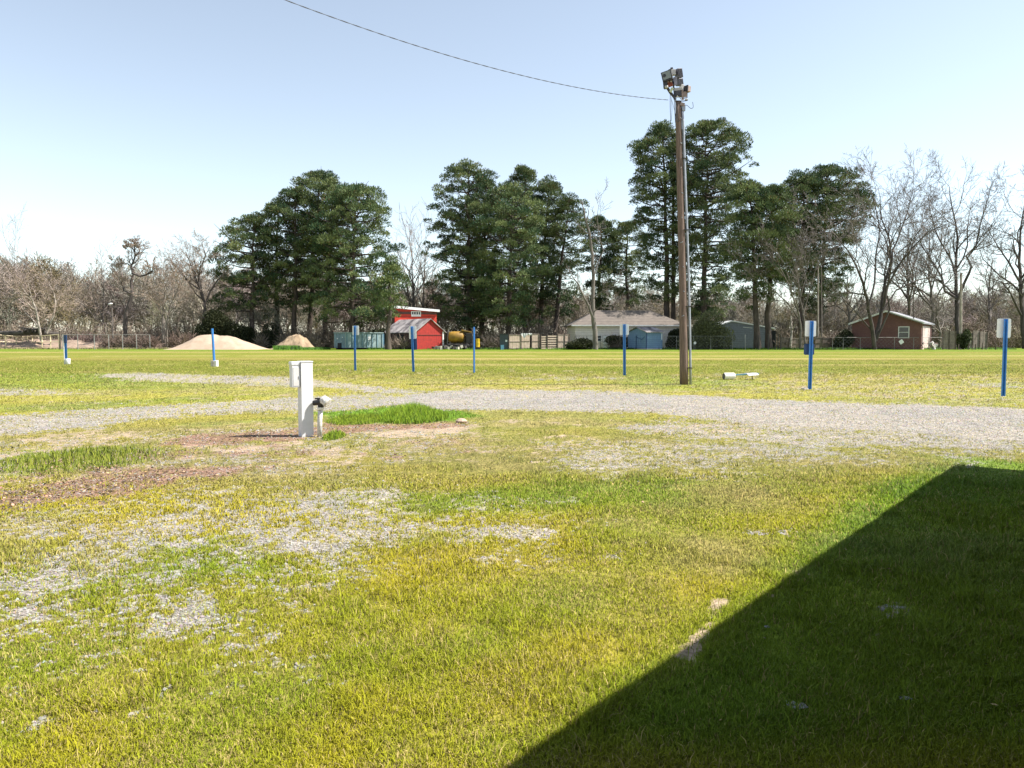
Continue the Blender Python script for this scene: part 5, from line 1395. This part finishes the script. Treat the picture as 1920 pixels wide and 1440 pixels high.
for f in (.06,.28,.55,.8):
    z = pt[2]*f; x = b[0]+(pt[0]-b[0])*f
    st.box((x+.165-.055*f+.02,Yp-.06,z),(.20,.13,.035))
st.build('strap', M['wire_dark'], cd, b)
# steps / spikes
kn = MB()
for i in range(9):
    z = 2.4+i*.85; f = z/pt[2]; x = b[0]+(pt[0]-b[0])*f
    kn.tube([(x+rdp.choice((-.06,.0,.05)),Yp-.13+.04*f,z),(x+.0,Yp-.19+.04*f,z+.03)],.013,5)
kn.build('bolt', M['galv'], rt, b)
def Q(zx, zy, dep=0):   # coordinates in the enlarged lamp view
    return Vector(P(1180+zx/11.075, 110+zy/11.075, Yp+dep))
def boxq(c, w, h, d, rz, roll, mt, nm, parent, tilt=0, bevel=.012):
    R = Matrix.Rotation(rz,3,'Z')@Matrix.Rotation(tilt,3,'X')@Matrix.Rotation(roll,3,'Y')
    o = MB().box((0,0,0),(w,d,h), R).build(nm, mt, parent, (b[0]-c[0],b[1]-c[1],b[2]-c[2]), bevel=bevel)
    return o, R
u = sc/11.075
# left big floodlight
c1 = Q(785,370,-.18); o1, R = boxq(c1, 205*u, 195*u, .20, -.35, -.24, M['lamp_dark'], 'floodlight', rt)
def sub(parent, c, R, off, size, mt, nm, bevel=0):
    p = c + R @ Vector(off); return MB().box((0,0,0), size, R).build(nm, mt, parent, (b[0]-p[0],b[1]-p[1],b[2]-p[2]), bevel=bevel)
sub(o1, c1, R, (0,-.103,.01), (160*u,.012,150*u), M['lamp_glass'], 'lens')
sp_ = c1+R@Vector((-.075,-.115,.02)); MB().lathe([(.03,0),(.055,.008),(.0,.012)], sp_, 12, R@Matrix.Rotation(PI/2,3,'X')).build('bulb', M['lamp_dark'], o1, b)
o1b, R2 = boxq(Q(750,545,-.14), 80*u, 150*u, .14, -.4, -.1, M['lamp_dark'], 'floodlight', rt)
MB().lathe([(.02,-.05),(.055,-.03),(.06,.03),(.02,.05)], Q(770,585,-.24), 12).build('lens', M['lamp_white'], o1b, b, smooth=True)
# upper right pair, seen from behind
c2 = Q(1022,310,.05); o2, R = boxq(c2, 110*u, 180*u, .22, .5, -.20, M['lamp_grey'], 'floodlight', rt)
for i in range(4): sub(o2, c2, R, (-.06+.045*i,-.115,0), (.01,.012,170*u), M['lamp_dark'], 'fin')
c3 = Q(1040,490,.05); o3, R = boxq(c3, 105*u, 130*u, .2, .5, -.18, M['lamp_grey'], 'floodlight', rt)
for i in range(4): sub(o3, c3, R, (-.055+.042*i,-.105,0), (.01,.012,120*u), M['lamp_dark'], 'fin')
boxq(Q(905,290,-.02), 85*u, 110*u, .16, .1, -.12, M['lamp_white'], 'ballast', rt)
boxq(Q(952,470,-.08), 62*u, 160*u, .08, .1, -.05, M['lamp_grey'], 'bracket', rt, bevel=.004)
boxq(Q(880,205,0), 50*u, 45*u, .06, .1, -.2, M['lamp_dark'], 'photocell', rt)
boxq(Q(835,232,0), 40*u, 22*u, .06, .1, -.3, M['lamp_dark'], 'bracket', rt, bevel=.003)
br = MB(); br.tube([Q(790,610,-.05),Q(850,700,-.02),Q(930,800,0),Q(960,880,-.05)], [.045,.05,.045,.035], 8); br.tube([Q(890,440,-.03),Q(930,640,-.02),Q(950,850,-.06)], .03, 8); br.build('support_arm', M['lamp_dark'], rt, b)
boxq(Q(845,530,-.1), 95*u, 95*u, .08, -.3, -.3, M['lamp_rust'], 'bracket', rt, bevel=.004)
boxq(Q(800,480,-.16), 50*u, 35*u, .04, -.3, -.3, M['lamp_tan'], 'junction_plate', rt, bevel=.003)
boxq(Q(868,472,-.16), 34*u, 30*u, .04, -.3, 0, M['lamp_white'], 'junction_plate', rt, bevel=.003)
boxq(Q(875,650,-.12), 50*u, 95*u, .03, -.2, .5, mat('pale_green_label',(.5,.55,.38),(.4,.45,.3),8,.6), 'junction_plate', rt, bevel=.003)
boxq(Q(1010,640,0), 180*u, 60*u, .12, 0, -.15, M['lamp_white'], 'mounting_bar', rt)
boxq(Q(1085,600,.02), 80*u, 110*u, .12, .2, .35, M['lamp_white'], 'ballast', rt)
boxq(Q(1020,735,.0), 150*u, 110*u, .16, 0, 0, M['lamp_dark'], 'mounting_bar', rt)
boxq(Q(1105,750,-.06), 40*u, 200*u, .06, 0, -.05, M['lamp_tan'], 'bracket', rt, bevel=.004)
c4 = Q(1205,635,-.02); o4, R = boxq(c4, 95*u, 120*u, .18, .6, .06, M['lamp_tan'], 'floodlight', rt)
sub(o4, c4, R, (-.07,.0,0), (.03,.19,130*u), M['lamp_dark'], 'rim')
boxq(Q(1160,740,-.06), 60*u, 100*u, .06, .1, .0, M['lamp_tan'], 'bracket', rt, bevel=.004)
fr = MB(); fr.tube([Q(1200,680,-.05),Q(1200,810,-.05),Q(1130,820,-.05)],.016,6); fr.tube([Q(1140,600,0),Q(1130,760,0)],.018,6); fr.tube([Q(1215,850,-.1),Q(1200,870,-.1),Q(1120,880,-.1),Q(970,875,-.1)],.014,6); fr.build('support_arm', M['lamp_dark'], rt, b)
wr = MB(); wr.tube([Q(1160,850,-.1),Q(1200,845,-.1),Q(1190,830,-.1)],.03,8); wr.tube([Q(990,780,-.12),Q(1040,800,-.12),Q(1090,860,-.12)],.012,6); wr.tube([Q(1000,760,-.12),Q(975,820,-.12),Q(955,900,-.12)],.012,6); wr.build('insulator', M['lamp_white'], rt, b)
def wire(pts, r=.009, m_=M['wire']):
    # smooth polyline
    pts = [Vector(p) for p in pts]; out = []
    for i in range(len(pts)-1):
        p0 = pts[max(0,i-1)]; p1 = pts[i]; p2 = pts[i+1]; p3 = pts[min(len(pts)-1,i+2)]
        for s in range(5):
            t = s/5; out.append(.5*((2*p1)+(-p0+p2)*t+(2*p0-5*p1+4*p2-p3)*t*t+(-p0+3*p1-3*p2+p3)*t**3))
    out.append(pts[-1])
    return MB().tube(out, r, 5).build('wire', m_, rt, b)
wire([Q(1120,965,-.1),Q(1200,970,-.1),Q(1270,1030,-.1),Q(1325,1010,-.1),Q(1315,900,-.1)])
wire([Q(850,740,-.1),Q(848,1000,-.1),Q(862,1300,-.1)], .010)
wire([Q(870,800,-.1),Q(885,1050,-.1),Q(870,1290,-.1)], .006)
wire([Q(940,850,-.15),Q(940,1000,-.15),Q(955,1330,-.12)], .011)
wire([Q(950,860,-.13),Q(985,1060,-.14),Q(990,1300,-.14),Q(1050,1280,-.14)], .010)
wire([Q(870,830,-.1),Q(930,1040,-.1),Q(960,1200,-.1),Q(955,1420,-.1)], .006)
boxq(Q(1125,1030,-.05), 70*u, 110*u, .1, 0, 0, M['galv'], 'weatherhead', rt)
boxq(Q(1100,950,-.08), 90*u, 60*u, .08, 0, .3, M['lamp_tan'], 'bracket', rt, bevel=.004)

# overhead cable and its other pole
obs = [(533,0),(637,36),(700,60),(806,92),(900,121),(967,141),(1090,165),(1160,176),(1253,188)]
P1 = np.array(P(1253,188,Yp)[:2]); P2 = np.array([(300-960)/F*15.0*1.0, 15.0])
dirv = P2-P1
tt = []; zz = []
for px, py in obs:
    uu = (px-960)/F; v = -(py-720)/F; dy = cs+sn*v; dz = -sn+cs*v; m_ = uu/dy
    # X = m*Y ; P1x + t dx = m (P1y + t dy)
    t = (m_*P1[1]-P1[0])/(dirv[0]-m_*dirv[1]); Yt = P1[1]+t*dirv[1]
    tt.append(t); zz.append(CAMH+dz/dy*Yt)
co = np.polyfit(tt, zz, 2)
tend = 2.0
print('cable fit', co, 'end', P1+dirv*tend, np.polyval(co, tend), 'resid', np.abs(np.polyval(co,tt)-zz).max())
rtc = root('overhead_cable', 'twisted dark overhead cable sagging from the light pole up to the left', 'cable', (P1[0],P1[1],np.polyval(co,0)))
for ph, nm in ((0,'wire'),(PI,'wire')):
    pts = []
    for i in range(520):
        t = tend*i/519*1.0; q = P1+dirv*t; z = np.polyval(co,t); a = i*.62+ph
        pts.append((q[0]+.006*math.cos(a)*.5, q[1]+.006*math.cos(a)*.5, z+.0065*math.sin(a)))
    MB().tube(pts, .0066, 5, cap=False).build(nm, M['wire'], rtc, tuple(rtc.location), smooth=True)
pe = P1+dirv*tend; ze = float(np.polyval(co,tend))
rt = root('utility_pole', 'wooden pole carrying the left end of the overhead cable', 'pole', (pe[0],pe[1],0))
MB().tube([(0,0,-.05),(0,0,ze/2),(0,0,ze+.5)],[.17,.15,.12],14).build('shaft', M['wood_pole'], rt)
MB().box((0,.14,ze),(.12,.08,.2)).build('bracket', M['galv'], rt)

# ------------------------------------------------------------------ building whose roof shades the lawn
el = math.radians(50.5)
saz = -.02     # direction to the sun on the ground, from +X towards +Y
EH = 3.0; sh = EH/math.tan(el); sv = np.array([-math.cos(saz), -math.sin(saz)])*sh
A = np.array(G(1790,872)[:2]); B0 = np.array(G(950,1440)[:2]); E = np.array(G(1925,883)[:2])
d1 = (A-B0)/np.linalg.norm(A-B0); d2 = (E-A)/np.linalg.norm(E-A)
cor = A-sv                     # roof corner
q0 = cor; q1 = cor-d1*26; q3 = cor+d2*9; q2 = q3-d1*26
perp = np.array([d1[1], -d1[0]])
rt = root('building', 'low building with a deep eave just outside the picture whose roof shades the grass', 'building', (q0[0],q0[1],0))
off = (q0[0],q0[1],0)
MB().prism([(q0[0],q0[1],EH-.0),(q1[0],q1[1],EH),(q2[0],q2[1],EH),(q3[0],q3[1],EH)], (0,0,-.2)).build('roof', M['roof_metal'], rt, off)
w0 = cor+perp*1.5-d1*.6+perp*0; w1 = w0-d1*25; w3 = w0+d2*7; w2 = w3-d1*25
def wallseg(a, c_, nm):
    n_ = np.array([-(c_-a)[1], (c_-a)[0]]); n_ = n_/np.linalg.norm(n_)*.12
    return MB().prism([(a[0],a[1],0),(c_[0],c_[1],0),(c_[0],c_[1],EH-.22),(a[0],a[1],EH-.22)], (n_[0],n_[1],0)).build(nm, M['old_wood'], rt, off)
wallseg(w0,w1,'wall'); wallseg(w1,w2,'wall'); wallseg(w2,w3,'wall'); wallseg(w3,w0,'wall')
dd = w0-d1*5-perp*.04; d_e = dd-d1*1.0
MB().prism([(dd[0],dd[1],0),(d_e[0],d_e[1],0),(d_e[0],d_e[1],2.1),(dd[0],dd[1],2.1)], (-perp[0]*.05,-perp[1]*.05,0)).build('door', M['trim_white'], rt, off)

# scraps of litter in the shade
for i, (px, py, s_, lab) in enumerate([(1497,1330,.055,'crumpled pale scrap lying in the dark grass, left of the other'),(1697,1315,.035,'small white scrap standing in the dark grass at right'),(1440,1180,.022,'tiny pale scrap in the shade near the bare soil')]):
    b = G(px,py); rt = root('paper_scrap', lab, 'litter', (b[0],b[1],.012), 'litter scraps in the shaded grass')
    mb = MB(); rr_ = random.Random(i); n = 6
    vs = [((a_-n/2)/n*s_*1.6+rr_.gauss(0,.005), (c_-n/2)/n*s_+rr_.gauss(0,.005), rr_.random()*s_*.35) for a_ in range(n) for c_ in range(n)]
    mb.add(vs, [(a_*n+c_, (a_+1)*n+c_, (a_+1)*n+c_+1, a_*n+c_+1) for a_ in range(n-1) for c_ in range(n-1)])
    o = mb.build('sheet', M['rag'], rt)
b = G(865,793); rt = root('rock', 'small tan stone on the leaf strip right of the grass tuft', 'rock', b)
rr_ = random.Random(2); MB().lathe([(.03,0),(.10,.02),(.12,.05),(.07,.09),(.02,.10)], (0,0,-.01), 9).build('stone', M['sand'], rt, bevel=.01)

# ------------------------------------------------------------------ camera, light, world
cam = bpy.data.cameras.new('camera'); co_ = bpy.data.objects.new('camera', cam); COL.objects.link(co_)
co_.location = (0,0,CAMH); co_.rotation_euler = (PI/2-PITCH,0,0)
cam.sensor_width = 36; cam.lens = 36*F/1920; cam.clip_end = 5000; cam.clip_start = .05
scene.camera = co_
sun = bpy.data.lights.new('sun', 'SUN'); so = bpy.data.objects.new('sun', sun); COL.objects.link(so)
sun.energy = 5.0; sun.angle = math.radians(.5); sun.color = (1.0,.95,.87)
dirs = Vector((math.cos(saz)*math.cos(el), math.sin(saz)*math.cos(el), math.sin(el)))
so.rotation_euler = dirs.to_track_quat('Z','Y').to_euler()
w = bpy.data.worlds.new('World'); scene.world = w; w.use_nodes = True; nt = w.node_tree
bg = nt.nodes['Background']; sky = nt.nodes.new('ShaderNodeTexSky'); sky.sky_type = 'NISHITA'; sky.sun_disc = False
sky.sun_elevation = el; sky.sun_rotation = PI/2-saz
sky.air_density = 1.0; sky.dust_density = .15; sky.ozone_density = 1.0
hs = nt.nodes.new('ShaderNodeHueSaturation'); hs.inputs['Saturation'].default_value = .64
nt.links.new(sky.outputs[0], hs.inputs['Color']); nt.links.new(mixcol(nt, hs.outputs[0], (1.0,1.015,.995), 1.0, 'MULTIPLY'), bg.inputs[0]); bg.inputs[1].default_value = .10
vs_ = scene.view_settings; vs_.view_transform = 'Standard'; vs_.look = 'None'; vs_.exposure = 1.15; vs_.gamma = 1
scene.render.engine = 'CYCLES'
